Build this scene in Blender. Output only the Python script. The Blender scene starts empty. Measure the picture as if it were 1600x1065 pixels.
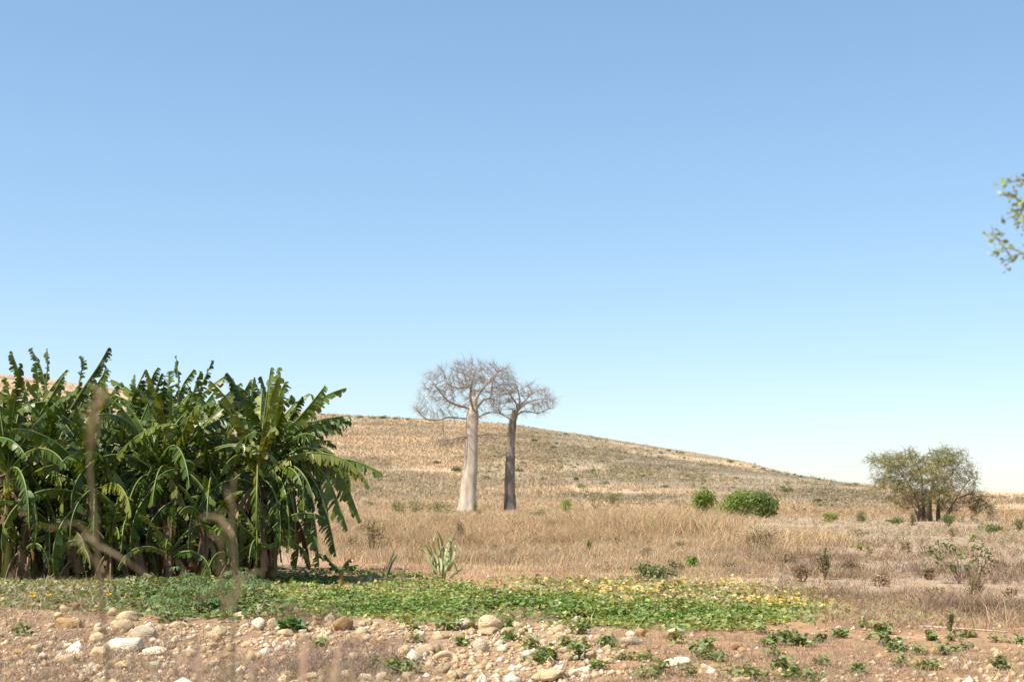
import bpy, math, random
import numpy as np
from mathutils import Vector, Matrix

rng = np.random.default_rng(7)
random.seed(7)
sc = bpy.context.scene
col = sc.collection

# ---------------------------------------------------------------- camera, sky, sun, exposure
CAM_H = 1.55
FPX = 2222.0                                   # focal length in photo pixels (50 mm on a 36 mm frame)
PITCH = math.atan((780 - 532.5) / FPX)
cam = bpy.data.cameras.new('camera')
cam.lens = 50; cam.sensor_width = 36
cam.clip_start = 0.1; cam.clip_end = 20000
cam.dof.use_dof = True; cam.dof.focus_distance = 24.0; cam.dof.aperture_fstop = 2.8
camo = bpy.data.objects.new('camera', cam); col.objects.link(camo)
camo.location = (0, 0, CAM_H); camo.rotation_euler = (math.pi / 2 + PITCH, 0, 0)
sc.camera = camo

SUN_EL = math.radians(57)
SUN_AZ = math.radians(30)                      # 30 degrees towards the camera from due left
to_sun = Vector((-math.cos(SUN_AZ) * math.cos(SUN_EL), -math.sin(SUN_AZ) * math.cos(SUN_EL), math.sin(SUN_EL)))
world = bpy.data.worlds.new('World'); sc.world = world; world.use_nodes = True
wn = world.node_tree
sky = wn.nodes.new('ShaderNodeTexSky'); sky.sky_type = 'NISHITA'; sky.sun_disc = False
sky.sun_elevation = SUN_EL
sky.sun_rotation = math.atan2(to_sun.x, to_sun.y)
sky.altitude = 0; sky.air_density = 1.0; sky.dust_density = 0.25; sky.ozone_density = 6
bg = wn.nodes['Background']; bg.inputs[1].default_value = 0.15
gam = wn.nodes.new('ShaderNodeGamma'); gam.inputs[1].default_value = 0.735
hsv = wn.nodes.new('ShaderNodeHueSaturation'); hsv.inputs['Hue'].default_value = 0.4975; hsv.inputs['Saturation'].default_value = 1.07
wn.links.new(sky.outputs[0], gam.inputs[0]); wn.links.new(gam.outputs[0], hsv.inputs['Color']); wn.links.new(hsv.outputs[0], bg.inputs[0])
sun = bpy.data.lights.new('sun', 'SUN'); sun.energy = 4.2; sun.angle = math.radians(0.53); sun.color = (1, 0.95, 0.87)
suno = bpy.data.objects.new('sun', sun); col.objects.link(suno)
suno.rotation_euler = to_sun.to_track_quat('Z', 'Y').to_euler(); suno.location = (-20, -10, 40)
sc.view_settings.view_transform = 'Standard'; sc.view_settings.look = 'None'
sc.view_settings.gamma = 1; sc.view_settings.use_curve_mapping = False
sc.view_settings.exposure = 0.88
sc.render.engine = 'CYCLES'

# ---------------------------------------------------------------- pixels, noise, terrain
def ray(px, py):
    u = (np.asarray(px, float) - 800) / FPX; v = (532.5 - np.asarray(py, float)) / FPX
    return u, math.cos(PITCH) - v * math.sin(PITCH), math.sin(PITCH) + v * math.cos(PITCH)
def pix(x, y, z):
    z = z - CAM_H
    f = y * math.cos(PITCH) + z * math.sin(PITCH); w = -y * math.sin(PITCH) + z * math.cos(PITCH)
    f = np.maximum(f, 1e-3)
    return 800 + FPX * x / f, 532.5 - FPX * w / f
def at(px, py, Y):
    a, b, c = ray(px, py); t = Y / b
    return np.array([a * t, Y + 0 * a, CAM_H + c * t]).T
def vn(x, y, s=0):
    x = np.asarray(x, float); y = np.asarray(y, float)
    xi = np.floor(x); yi = np.floor(y); fx = x - xi; fy = y - yi
    fx = fx * fx * (3 - 2 * fx); fy = fy * fy * (3 - 2 * fy)
    def h(a, b):
        t = np.sin(a * 127.1 + b * 311.7 + s * 74.7) * 43758.5453
        return t - np.floor(t)
    return ((h(xi, yi) * (1 - fx) + h(xi + 1, yi) * fx) * (1 - fy) + (h(xi, yi + 1) * (1 - fx) + h(xi + 1, yi + 1) * fx) * fy)
def fbm(x, y, s=0, o=3):
    r = 0; a = 0.5
    for i in range(o):
        r = r + a * vn(x * 2 ** i, y * 2 ** i, s + i * 3); a *= 0.5
    return r / (1 - 0.5 ** o)
YR, YF = 620.0, 185.0
crest = np.array([(-1500, 600), (-900, 560), (-400, 560), (-100, 574), (0, 585), (120, 600), (300, 625), (430, 640), (560, 650), (700, 656), (800, 663),
                  (900, 678), (1000, 695), (1070, 706), (1130, 717), (1200, 732), (1270, 745), (1340, 753), (1400, 758), (1480, 766),
                  (1550, 773), (1620, 777), (1900, 779), (2600, 779)], float)
CX = (crest[:, 0] - 800) / FPX * YR
CH = (780 - crest[:, 1]) / FPX * YR + CAM_H
def hill(x, y, H):
    t = np.clip((y - YF) / (YR - YF), 0, 1)
    s = 0.55 * t * t * (3 - 2 * t) + 0.45 * t ** 1.15
    back = np.clip((y - YR) / 900, 0, 1)
    return np.interp(x, CX, H) * s * (1 - 0.6 * back * back)
_y = np.linspace(200, 760, 300)
for it in range(8):
    for k in range(len(CX)):
        u = (crest[k, 0] - 800) / FPX
        z = hill(u * _y, _y, CH); e = np.max((z - CAM_H) / _y)
        tgt = (780 - crest[k, 1]) / FPX
        CH[k] += (tgt - e) * YR * 0.7
def height(x, y):
    x = np.asarray(x, float); y = np.asarray(y, float)
    d = np.hypot(x, y)
    g = 0.09 * (fbm(x * 0.5, y * 0.5, 1) - 0.5) + 0.22 * (vn(x * 0.07, y * 0.07, 5) - 0.5) * np.clip((d - 18) / 30, 0, 1)
    h = hill(x, y, CH)
    g = g + np.clip(h / 8, 0, 1) * (3.0 * (vn(x * 0.012, y * 0.012, 9) - 0.5) + 1.0 * (vn(x * 0.04, y * 0.04, 11) - 0.5)) * np.clip(1 - (y - 380) / 260, 0.12, 1)
    return h + g
_T = np.geomspace(150, 2600, 110)
def hit(px, py):
    """ground points seen through photo pixels"""
    px = np.atleast_1d(np.asarray(px, float)); py = np.atleast_1d(np.asarray(py, float))
    a, b, c = ray(px, py)
    dn = c < -0.003; cs = np.where(dn, c, -0.003); t = CAM_H / -cs
    for it in range(5): t = 0.3 * t + 0.7 * (height(a * t, b * t) - CAM_H) / cs
    near = dn & (t * b < 172) & (t > 1)
    out = np.stack([a * t, b * t, height(a * t, b * t)], 1)
    for q in np.array_split(np.where(~near)[0], max(1, (~near).sum() // 4000)):
        if not len(q): continue
        A, B, C_ = a[q], b[q], c[q]
        Y = B[:, None] * _T; X = A[:, None] * _T; Z = CAM_H + C_[:, None] * _T
        e = Z - height(X, Y); below = e < 0
        k = np.argmax(below, 1); ok = below.any(1) & (k > 0); i = np.arange(len(k)); k0 = np.maximum(k - 1, 0)
        f = np.clip(e[i, k0] / np.maximum(e[i, k0] - e[i, k], 1e-9), 0, 1); tt = _T[k0] + f * (_T[k] - _T[k0])
        P = np.stack([A * tt, B * tt, height(A * tt, B * tt)], 1); P[~ok] = np.nan; out[q] = P
    return out
def inpoly(px, py, poly):
    px = np.asarray(px); py = np.asarray(py); r = np.zeros(px.shape, bool)
    n = len(poly); j = n - 1
    for i in range(n):
        xi, yi = poly[i]; xj, yj = poly[j]
        c = ((yi > py) != (yj > py)) & (px < (xj - xi) * (py - yi) / (yj - yi + 1e-12) + xi)
        r ^= c; j = i
    return r
def scatter(poly, n, clump=0.0, cs=0.5, seed=0, soft=(0, 0)):
    """n ground points in a picture polygon; clump thins them by noise in metres"""
    p = np.array(poly, float); lo = p.min(0); hi = p.max(0); res = []
    tot = 0
    while tot < n:
        q = rng.uniform(lo, hi, (int(n * 1.6) + 50, 2))
        q = q[inpoly(q[:, 0], q[:, 1], poly)]
        q = q + rng.normal(0, 1, q.shape) * np.array(soft)
        P = hit(q[:, 0], q[:, 1]); P = P[~np.isnan(P[:, 0])]
        if clump > 0:
            v = fbm(P[:, 0] * cs, P[:, 1] * cs, seed + 50)
            P = P[rng.random(len(P)) < np.clip((v - clump) * 7 + 0.5, 0.05, 1)]
        res.append(P); tot += len(P)
    return np.concatenate(res)[:n]

# ---------------------------------------------------------------- materials
def node_mat(name):
    m = bpy.data.materials.new(name); m.use_nodes = True
    nt = m.node_tree; return m, nt, nt.nodes['Principled BSDF'], nt.nodes['Material Output']
def veg(name, rough=0.55, trans=0.3, spec=0.35, tint=(1.25, 1.15, 0.55), noise=0.25, nscale=6):
    m, nt, p, out = node_mat(name); N = nt.nodes; L = nt.links
    a = N.new('ShaderNodeAttribute'); a.attribute_name = 'col'
    oi = N.new('ShaderNodeObjectInfo'); tc = N.new('ShaderNodeTexCoord')
    nz = N.new('ShaderNodeTexNoise'); nz.inputs['Scale'].default_value = nscale; nz.inputs['Detail'].default_value = 3
    L.new(tc.outputs['Object'], nz.inputs['Vector'])
    mr = N.new('ShaderNodeMapRange'); mr.inputs[1].default_value = 0.25; mr.inputs[2].default_value = 0.75
    mr.inputs[3].default_value = 1 - noise; mr.inputs[4].default_value = 1 + noise
    L.new(nz.outputs['Fac'], mr.inputs[0])
    mx = N.new('ShaderNodeVectorMath'); mx.operation = 'SCALE'
    L.new(a.outputs['Color'], mx.inputs[0]); L.new(mr.outputs[0], mx.inputs['Scale'])
    L.new(mx.outputs[0], p.inputs['Base Color'])
    p.inputs['Roughness'].default_value = rough; p.inputs['Specular IOR Level'].default_value = spec
    if trans > 0:
        t = N.new('ShaderNodeBsdfTranslucent'); tm = N.new('ShaderNodeVectorMath'); tm.operation = 'MULTIPLY'
        tm.inputs[1].default_value = tint; L.new(mx.outputs[0], tm.inputs[0]); L.new(tm.outputs[0], t.inputs['Color'])
        ms = N.new('ShaderNodeMixShader'); ms.inputs[0].default_value = trans
        L.new(p.outputs[0], ms.inputs[1]); L.new(t.outputs[0], ms.inputs[2]); L.new(ms.outputs[0], out.inputs['Surface'])
    return m
M = {}
M['banana'] = veg('banana_leaf_green', 0.40, 0.2, 0.36, noise=0.25, nscale=3)
M['leaf'] = veg('leaf_green', 0.5, 0.3, 0.35, noise=0.15)
M['dry'] = veg('dry_grass', 0.7, 0.25, 0.2, (1.1, 1.0, 0.8), 0.15, 2)
M['twig'] = veg('twig_bark', 0.85, 0.0, 0.15, noise=0.25, nscale=5)
def bark(name, c1, c2, scale, zs, bump=0.4):
    m, nt, p, out = node_mat(name); N = nt.nodes; L = nt.links
    tc = N.new('ShaderNodeTexCoord'); mp = N.new('ShaderNodeMapping'); mp.inputs['Scale'].default_value = (scale, scale, scale * zs)
    L.new(tc.outputs['Object'], mp.inputs[0])
    nz = N.new('ShaderNodeTexNoise'); nz.inputs['Scale'].default_value = 1; nz.inputs['Detail'].default_value = 6; nz.inputs['Roughness'].default_value = 0.65
    L.new(mp.outputs[0], nz.inputs['Vector'])
    cr = N.new('ShaderNodeValToRGB'); cr.color_ramp.elements[0].position = 0.36; cr.color_ramp.elements[1].position = 0.62
    cr.color_ramp.elements[0].color = (*c1, 1); cr.color_ramp.elements[1].color = (*c2, 1)
    L.new(nz.outputs['Fac'], cr.inputs[0]); L.new(cr.outputs[0], p.inputs['Base Color'])
    b = N.new('ShaderNodeBump'); b.inputs['Strength'].default_value = bump; b.inputs['Distance'].default_value = 0.1 / scale
    L.new(nz.outputs['Fac'], b.inputs['Height']); L.new(b.outputs[0], p.inputs['Normal'])
    p.inputs['Roughness'].default_value = 0.85; p.inputs['Specular IOR Level'].default_value = 0.2
    return m
M['baobab'] = bark('baobab_bark', (0.36, 0.285, 0.205), (0.60, 0.51, 0.395), 1.3, 0.3, 1.0)
M['baobab_limb'] = bark('baobab_limb_bark', (0.20, 0.16, 0.125), (0.38, 0.32, 0.26), 1.6, 0.6, 0.5)  # darker than the trunk: shade of the limb undersides put into the colour
M['baobab_painted_shade'] = bark('shade_painted_baobab_bark', (0.11, 0.09, 0.07), (0.29, 0.24, 0.19), 1.1, 0.6, 1.0)  # shade from the pale baobab's crown painted into this bark colour
M['bark'] = bark('dark_bark', (0.10, 0.07, 0.045), (0.22, 0.16, 0.11), 6, 0.3)
M['pseudo'] = bark('banana_stem', (0.10, 0.06, 0.03), (0.23, 0.19, 0.06), 5, 0.18)
M['pseudo_y'] = bark('banana_stem_yellow', (0.26, 0.24, 0.05), (0.38, 0.34, 0.09), 4, 0.15)
M['sheath'] = bark('banana_dry_sheath', (0.085, 0.05, 0.028), (0.24, 0.155, 0.09), 9, 0.12)
def stone(name, c1, c2, c3):
    m, nt, p, out = node_mat(name); N = nt.nodes; L = nt.links
    tc = N.new('ShaderNodeTexCoord'); oi = N.new('ShaderNodeObjectInfo')
    ad = N.new('ShaderNodeVectorMath'); ad.operation = 'ADD'; sv = N.new('ShaderNodeVectorMath'); sv.operation = 'SCALE'
    sv.inputs[0].default_value = (37, 17, 53); L.new(oi.outputs['Random'], sv.inputs['Scale'])
    L.new(tc.outputs['Object'], ad.inputs[0]); L.new(sv.outputs[0], ad.inputs[1])
    nz = N.new('ShaderNodeTexNoise'); nz.inputs['Scale'].default_value = 2.2; nz.inputs['Detail'].default_value = 7; nz.inputs['Roughness'].default_value = 0.62
    L.new(ad.outputs[0], nz.inputs['Vector'])
    cr = N.new('ShaderNodeValToRGB'); e = cr.color_ramp.elements
    e[0].position = 0.3; e[0].color = (*c1, 1); e[1].position = 0.72; e[1].color = (*c3, 1)
    k = e.new(0.5); k.color = (*c2, 1)
    L.new(nz.outputs['Fac'], cr.inputs[0])
    hs = N.new('ShaderNodeHueSaturation'); mr = N.new('ShaderNodeMapRange'); mr.inputs[3].default_value = 0.65; mr.inputs[4].default_value = 1.15
    L.new(oi.outputs['Random'], mr.inputs[0]); L.new(mr.outputs[0], hs.inputs['Value']); L.new(cr.outputs[0], hs.inputs['Color'])
    L.new(hs.outputs[0], p.inputs['Base Color'])
    n2 = N.new('ShaderNodeTexNoise'); n2.inputs['Scale'].default_value = 7; n2.inputs['Detail'].default_value = 5
    L.new(ad.outputs[0], n2.inputs['Vector'])
    b = N.new('ShaderNodeBump'); b.inputs['Strength'].default_value = 0.6; b.inputs['Distance'].default_value = 0.05
    L.new(n2.outputs['Fac'], b.inputs['Height']); L.new(b.outputs[0], p.inputs['Normal'])
    p.inputs['Roughness'].default_value = 0.9; p.inputs['Specular IOR Level'].default_value = 0.15
    return m
M['st_tan'] = stone('tan_limestone', (0.46, 0.30, 0.15), (0.63, 0.46, 0.255), (0.71, 0.57, 0.36))
M['st_white'] = stone('white_limestone', (0.56, 0.42, 0.25), (0.71, 0.58, 0.39), (0.77, 0.67, 0.50))
M['st_ochre'] = stone('ochre_stone', (0.40, 0.22, 0.085), (0.54, 0.33, 0.14), (0.60, 0.42, 0.21))
M['st_red'] = stone('red_stone', (0.24, 0.11, 0.05), (0.34, 0.17, 0.08), (0.42, 0.24, 0.13))
M['st_grey'] = stone('grey_stone', (0.26, 0.24, 0.22), (0.48, 0.46, 0.43), (0.68, 0.66, 0.62))
def ground_mat():
    m, nt, p, out = node_mat('dry_ground'); N = nt.nodes; L = nt.links
    a = N.new('ShaderNodeAttribute'); a.attribute_name = 'col'
    g = N.new('ShaderNodeNewGeometry')
    def nz(s, d=5, r=0.6):
        n = N.new('ShaderNodeTexNoise'); n.inputs['Scale'].default_value = s; n.inputs['Detail'].default_value = d; n.inputs['Roughness'].default_value = r
        L.new(g.outputs['Position'], n.inputs['Vector']); return n
    n1 = nz(0.05, 8, 0.7); n2 = nz(1.3, 8, 0.7); n3 = nz(9, 5)
    def mr(n, lo, hi):
        k = N.new('ShaderNodeMapRange'); k.inputs[1].default_value = 0.3; k.inputs[2].default_value = 0.7; k.inputs[3].default_value = lo; k.inputs[4].default_value = hi
        L.new(n.outputs['Fac'], k.inputs[0]); return k
    x = N.new('ShaderNodeMath'); x.operation = 'MULTIPLY'; L.new(mr(n1, 0.78, 1.2).outputs[0], x.inputs[0]); L.new(mr(n2, 0.78, 1.2).outputs[0], x.inputs[1])
    y = N.new('ShaderNodeMath'); y.operation = 'MULTIPLY'; L.new(x.outputs[0], y.inputs[0]); L.new(mr(n3, 0.82, 1.15).outputs[0], y.inputs[1])
    v = N.new('ShaderNodeVectorMath'); v.operation = 'SCALE'; L.new(a.outputs['Color'], v.inputs[0]); L.new(y.outputs[0], v.inputs['Scale'])
    L.new(v.outputs[0], p.inputs['Base Color'])
    ad = N.new('ShaderNodeMath'); ad.operation = 'ADD'; L.new(n2.outputs['Fac'], ad.inputs[0]); L.new(n3.outputs['Fac'], ad.inputs[1])
    b = N.new('ShaderNodeBump'); b.inputs['Strength'].default_value = 0.8; b.inputs['Distance'].default_value = 0.07
    L.new(ad.outputs[0], b.inputs['Height']); L.new(b.outputs[0], p.inputs['Normal'])
    p.inputs['Roughness'].default_value = 0.95; p.inputs['Specular IOR Level'].default_value = 0.1
    return m
M['ground'] = ground_mat()

# ---------------------------------------------------------------- mesh helpers
def mesh(name, V, faces, mat, C=None, smooth=False):
    """faces: list of int arrays, each (n,3) or (n,4); C: per-vertex colours"""
    me = bpy.data.meshes.new(name); V = np.asarray(V, np.float32)
    faces = [np.asarray(f, np.int32) for f in faces if len(f)]
    me.vertices.add(len(V)); me.vertices.foreach_set('co', V.ravel())
    li = np.concatenate([f.ravel() for f in faces]); tot = np.concatenate([np.full(len(f), f.shape[1], np.int32) for f in faces])
    st = np.concatenate([[0], np.cumsum(tot)[:-1]]).astype(np.int32)
    me.loops.add(len(li)); me.loops.foreach_set('vertex_index', li)
    me.polygons.add(len(tot)); me.polygons.foreach_set('loop_start', st); me.polygons.foreach_set('loop_total', tot)
    if smooth: me.polygons.foreach_set('use_smooth', np.ones(len(tot), bool))
    me.update(calc_edges=True)
    if C is not None:
        at_ = me.attributes.new('col', 'FLOAT_COLOR', 'POINT')
        c4 = np.ones((len(V), 4), np.float32); c4[:, :3] = np.clip(C, 0, 1); at_.data.foreach_set('color', c4.ravel())
    me.materials.append(mat)
    return me
def obj(name, me, parent=None, loc=None, kind=None):
    o = bpy.data.objects.new(name, me); col.objects.link(o)
    if loc is not None: o.location = loc
    if parent is not None: o.parent = parent
    if kind: o['kind'] = kind
    return o
def tag(o, label, cat, group=None):
    o['label'] = label; o['category'] = cat
    if group: o['group'] = group
    return o
def thing(name, label, cat, loc, group=None):
    return tag(obj(name, None, loc=loc), label, cat, group)
class Geo:
    def __init__(s): s.V = []; s.Q = []; s.T = []; s.C = []; s.n = 0
    def add(s, V, Q=None, T=None, C=None):
        V = np.asarray(V, float)
        if Q is not None and len(Q): s.Q.append(np.asarray(Q) + s.n)
        if T is not None and len(T): s.T.append(np.asarray(T) + s.n)
        if C is not None: s.C.append(np.broadcast_to(C, (len(V), 3)))
        s.V.append(V); s.n += len(V)
    def build(s, name, mat, smooth=False):
        f = []
        if s.Q: f.append(np.concatenate(s.Q))
        if s.T: f.append(np.concatenate(s.T))
        return mesh(name, np.concatenate(s.V), f, mat, np.concatenate(s.C) if s.C else None, smooth)
def nrm(v): return v / np.maximum(np.linalg.norm(v, axis=-1, keepdims=True), 1e-9)
def tube(G, P, R, sides=5, C=None, ridge=None):
    P = np.asarray(P, float); R = np.broadcast_to(np.asarray(R, float), (len(P),))
    t = nrm(np.gradient(P, axis=0)); ref = np.array([0.31, 0.95, 0.05]) if abs(t[0, 2]) > 0.5 else np.array([0, 0, 1.0])
    a = nrm(np.cross(t, ref)); b = np.cross(t, a)
    th = np.arange(sides) * 2 * math.pi / sides
    rr = np.ones(sides) if ridge is None else 1 + ridge * np.sin(th * 5 + 1) * 0.6 + ridge * np.sin(th * 3) * 0.7
    ring = (a[:, None] * np.cos(th)[None, :, None] + b[:, None] * np.sin(th)[None, :, None]) * rr[None, :, None]
    V = P[:, None] + ring * R[:, None, None]; n = len(P)
    i = np.arange(n - 1)[:, None] * sides; j = np.arange(sides)[None]; jn = (j + 1) % sides
    Q = np.stack([i + j, i + jn, i + sides + jn, i + sides + j], -1).reshape(-1, 4)
    V = V.reshape(-1, 3)
    V = np.concatenate([V, P[-1:]]); T = [[(n - 1) * sides + k, (n - 1) * sides + (k + 1) % sides, n * sides] for k in range(sides)]
    if C is not None and np.ndim(C) == 2: C = np.concatenate([np.repeat(C, sides, 0), C[-1:]])
    G.add(V, Q, T, C)
def spline(pts, n):
    """Catmull-Rom through pts"""
    p = np.asarray(pts, float); p = np.concatenate([2 * p[:1] - p[1:2], p, 2 * p[-1:] - p[-2:-1]])
    m = len(p) - 3; u = np.linspace(0, m - 1e-6, n); k = u.astype(int); f = (u - k)[:, None]
    a, b, c, d = p[k], p[k + 1], p[k + 2], p[k + 3]
    return 0.5 * (2 * b + (c - a) * f + (2 * a - 5 * b + 4 * c - d) * f ** 2 + (3 * b - a - 3 * c + d) * f ** 3)
def blades(G, P, H, W, lean, C, curl=0.5, phi=None):
    """one bent grass blade per point: 2 quads' worth of width and a tip"""
    n = len(P); H = np.broadcast_to(H, n); W = np.broadcast_to(W, n)
    if phi is None: phi = rng.uniform(0, 2 * math.pi, n)
    d = np.stack([np.cos(phi), np.sin(phi), 0 * phi], 1)
    s_ang = phi + rng.normal(math.pi / 2, 0.6, n)
    s = np.stack([np.cos(s_ang), np.sin(s_ang), 0 * phi], 1) * W[:, None] / 2
    L = np.broadcast_to(lean, n)[:, None]; Hh = H[:, None]; up = np.array([0, 0, 1.0])
    m = P + up * Hh * 0.55 + d * Hh * L * 0.4
    cu = np.broadcast_to(curl, n)[:, None]
    t = P + up * Hh * (1 - 0.35 * cu * L) + d * Hh * L * (1 + cu * 0.6)
    V = np.stack([P - s, P + s, m - s * 0.8, m + s * 0.8, t], 1).reshape(-1, 3)
    k = np.arange(n)[:, None] * 5
    G.add(V, k + np.array([[0, 1, 3, 2]]), k + np.array([[2, 3, 4]]), np.repeat(C, 5, 0))
def leaves(G, P, L, W, Nn, C, fold=0.25):
    """rhombus leaves folded along the midrib; Nn = facing"""
    n = len(P); L = np.broadcast_to(L, n)[:, None]; W = np.broadcast_to(W, n)[:, None]
    Nn = nrm(Nn); r = nrm(rng.normal(size=(n, 3))); d = nrm(np.cross(Nn, r)); s = np.cross(Nn, d)
    V = np.stack([P - d * L * 0.5, P + s * W * 0.5 - d * L * 0.08 + Nn * W * fold, P + d * L * 0.5 - Nn * L * 0.12, P - s * W * 0.5 - d * L * 0.08 + Nn * W * fold], 1).reshape(-1, 3)
    k = np.arange(n)[:, None] * 4
    G.add(V, None, np.concatenate([k + np.array([[0, 1, 2]]), k + np.array([[0, 2, 3]])]), np.repeat(C, 4, 0))
def jcol(c, n, v=0.2, h=0.08):
    c = np.asarray(c, float)
    return np.clip(c * (1 + rng.normal(0, v, (n, 1))) * (1 + rng.normal(0, h, (n, 3))), 0.004, 0.9)

# ---------------------------------------------------------------- ground sheet
STRAW = np.array((0.42, 0.295, 0.175)); GREY = np.array((0.41, 0.295, 0.19)); SOIL = np.array((0.38, 0.225, 0.122))
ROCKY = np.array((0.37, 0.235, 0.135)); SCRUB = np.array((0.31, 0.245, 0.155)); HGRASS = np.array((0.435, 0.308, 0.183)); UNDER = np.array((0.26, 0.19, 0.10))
Z_GREY = [(1130, 806), (2000, 800), (2000, 985), (1500, 975), (1290, 955), (1150, 905), (1120, 860)]
Z_SOIL1 = [(-300, 880), (480, 880), (520, 872), (870, 888), (1000, 912), (860, 925), (-300, 920)]
Z_SOIL2 = [(880, 985), (1180, 972), (1500, 968), (2000, 990), (2000, 1500), (760, 1500), (800, 1030)]
Z_ROCK = [(-500, 950), (420, 958), (640, 965), (900, 968), (960, 1000), (900, 1120), (900, 1600), (-800, 1600)]
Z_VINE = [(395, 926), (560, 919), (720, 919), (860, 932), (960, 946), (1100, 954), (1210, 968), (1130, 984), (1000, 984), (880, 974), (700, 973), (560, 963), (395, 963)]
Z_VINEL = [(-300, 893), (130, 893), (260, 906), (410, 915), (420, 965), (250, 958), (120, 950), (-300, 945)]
Z_YELL = [(770, 910), (900, 907), (1100, 904), (1230, 918), (1310, 935), (1310, 952), (1160, 948), (980, 940), (870, 925)]
S_MAIN = [(720, 725), (800, 665), (900, 679), (1060, 708), (1180, 730), (1340, 756), (1400, 775), (1400, 800), (1290, 795), (1180, 770), (1060, 757), (980, 752), (880, 748), (800, 760), (740, 752)]
S_MID = [(520, 712), (580, 715), (650, 735), (740, 752), (720, 768), (620, 770), (560, 772), (510, 760)]
S_FOOT = [(880, 765), (1000, 770), (1080, 778), (1060, 788), (900, 784)]
S_TOP = [(480, 650), (560, 648), (680, 655), (680, 662), (560, 658), (480, 660)]
def zone_cols(x, y, z):
    px, py = pix(x, y, z)
    j = (fbm(x * 0.8, y * 0.8, 21) - 0.5); j2 = fbm(x * 0.03, y * 0.03, 23) - 0.5
    far = y > 190
    ppm = FPX / np.maximum(y, 4)
    qx = px + j * np.where(far, 30, ppm * 0.9) + j2 * np.where(far, 50, 0); qy = py + j * np.where(far, 14, 14) + j2 * np.where(far, 40, 0)
    c = np.where(far[:, None], HGRASS, STRAW)
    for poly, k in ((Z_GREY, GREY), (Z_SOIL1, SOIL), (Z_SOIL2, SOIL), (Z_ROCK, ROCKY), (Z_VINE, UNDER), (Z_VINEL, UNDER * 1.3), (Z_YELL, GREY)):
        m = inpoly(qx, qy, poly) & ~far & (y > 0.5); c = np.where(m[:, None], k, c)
    for poly in (S_MAIN, S_MID, S_FOOT, S_TOP):
        m = inpoly(qx, qy, poly) & far & (y < 800); c = np.where(m[:, None], SCRUB, c)
    b = np.clip((fbm(x * 0.02, y * 0.06, 31) - 0.5) * 1.3, -0.35, 0.35)[:, None]
    return np.where(far[:, None], c * (1 + b), c)
rows = np.concatenate([[0.6, 1.5, 3, 5, 7, 9], CAM_H * FPX / np.arange(320, 14, -2.0), np.geomspace(246, 760, 190), np.geomspace(790, 12000, 30)])
az = np.concatenate([np.linspace(-180, -32, 38)[:-1], np.linspace(-32, 32, 420), np.linspace(32, 180, 38)[1:-1]]) * math.pi / 180
RR, AA = np.meshgrid(rows, az, indexing='ij')
gx = (RR * np.sin(AA)).ravel(); gy = (RR * np.cos(AA)).ravel(); gz = height(gx, gy)
nr, na = RR.shape
i = np.arange(nr - 1)[:, None] * na; j = np.arange(na)[None]; jn = (j + 1) % na
Q = np.stack([i + j, i + na + j, i + na + jn, i + jn], -1).reshape(-1, 4)[:, ::-1]
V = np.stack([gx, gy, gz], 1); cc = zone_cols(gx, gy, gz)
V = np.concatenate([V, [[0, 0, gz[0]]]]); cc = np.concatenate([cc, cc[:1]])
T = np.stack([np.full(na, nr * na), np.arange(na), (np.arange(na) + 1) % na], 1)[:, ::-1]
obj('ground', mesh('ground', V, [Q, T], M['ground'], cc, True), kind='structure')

# ---------------------------------------------------------------- stuff: grass, weeds, vines
def dist(P): return np.hypot(P[:, 0], P[:, 1])
def grass(name, label, poly_list, hcol, v=0.22):
    G = Geo()
    for poly, n, h, w0, lean, c, cl in poly_list:
        P = scatter(poly, n, cl, 0.35, n % 17, (30, 4))
        d = dist(P)
        hh = h * rng.uniform(0.45, 1.25, n) * (0.6 + 0.9 * fbm(P[:, 0] * 0.25, P[:, 1] * 0.25, 60))
        blades(G, P, hh, np.maximum(w0, d * 0.00030) * rng.uniform(0.6, 1.3, n), lean * rng.uniform(0.3, 1.6, n), jcol(c, n, v) * (0.85 + 0.35 * vn(P[:, 0] * 0.3, P[:, 1] * 0.3, 61))[:, None], 0.6)
    o = obj(name, G.build(name, M['dry']), kind='stuff'); o['label'] = label; o['category'] = 'grass'
    return o
STR = (0.46, 0.342, 0.205); STR2 = (0.41, 0.283, 0.16); GRB = (0.36, 0.26, 0.16); GOL = (0.48, 0.35, 0.20)
grass('dry_grass', 'sparse sun-bleached tan grass covering the flat field before the hill', [
    ([(480, 795), (1150, 795), (1180, 880), (860, 886), (520, 872), (480, 860)], 74000, 0.30, 0.008, 0.8, STR, 0.4),
    ([(480, 795), (1150, 795), (1180, 880), (860, 886), (520, 872), (480, 860)], 16000, 0.26, 0.008, 1.0, (0.33, 0.22, 0.125), 0.5),
    ([(480, 790), (1150, 790), (1150, 812), (480, 812)], 34000, 0.45, 0.010, 0.6, STR, 0.35),
    ([(1150, 790), (1750, 786), (1750, 812), (1150, 806)], 26000, 0.40, 0.010, 0.6, STR2, 0.3),
    ([(-400, 800), (480, 800), (480, 880), (-400, 880)], 9000, 0.45, 0.012, 0.5, STR, 0.2),
    ([(540, 862), (1150, 868), (1100, 905), (880, 905), (560, 890)], 9000, 0.13, 0.006, 1.1, STR, 0.45)], None)
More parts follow.
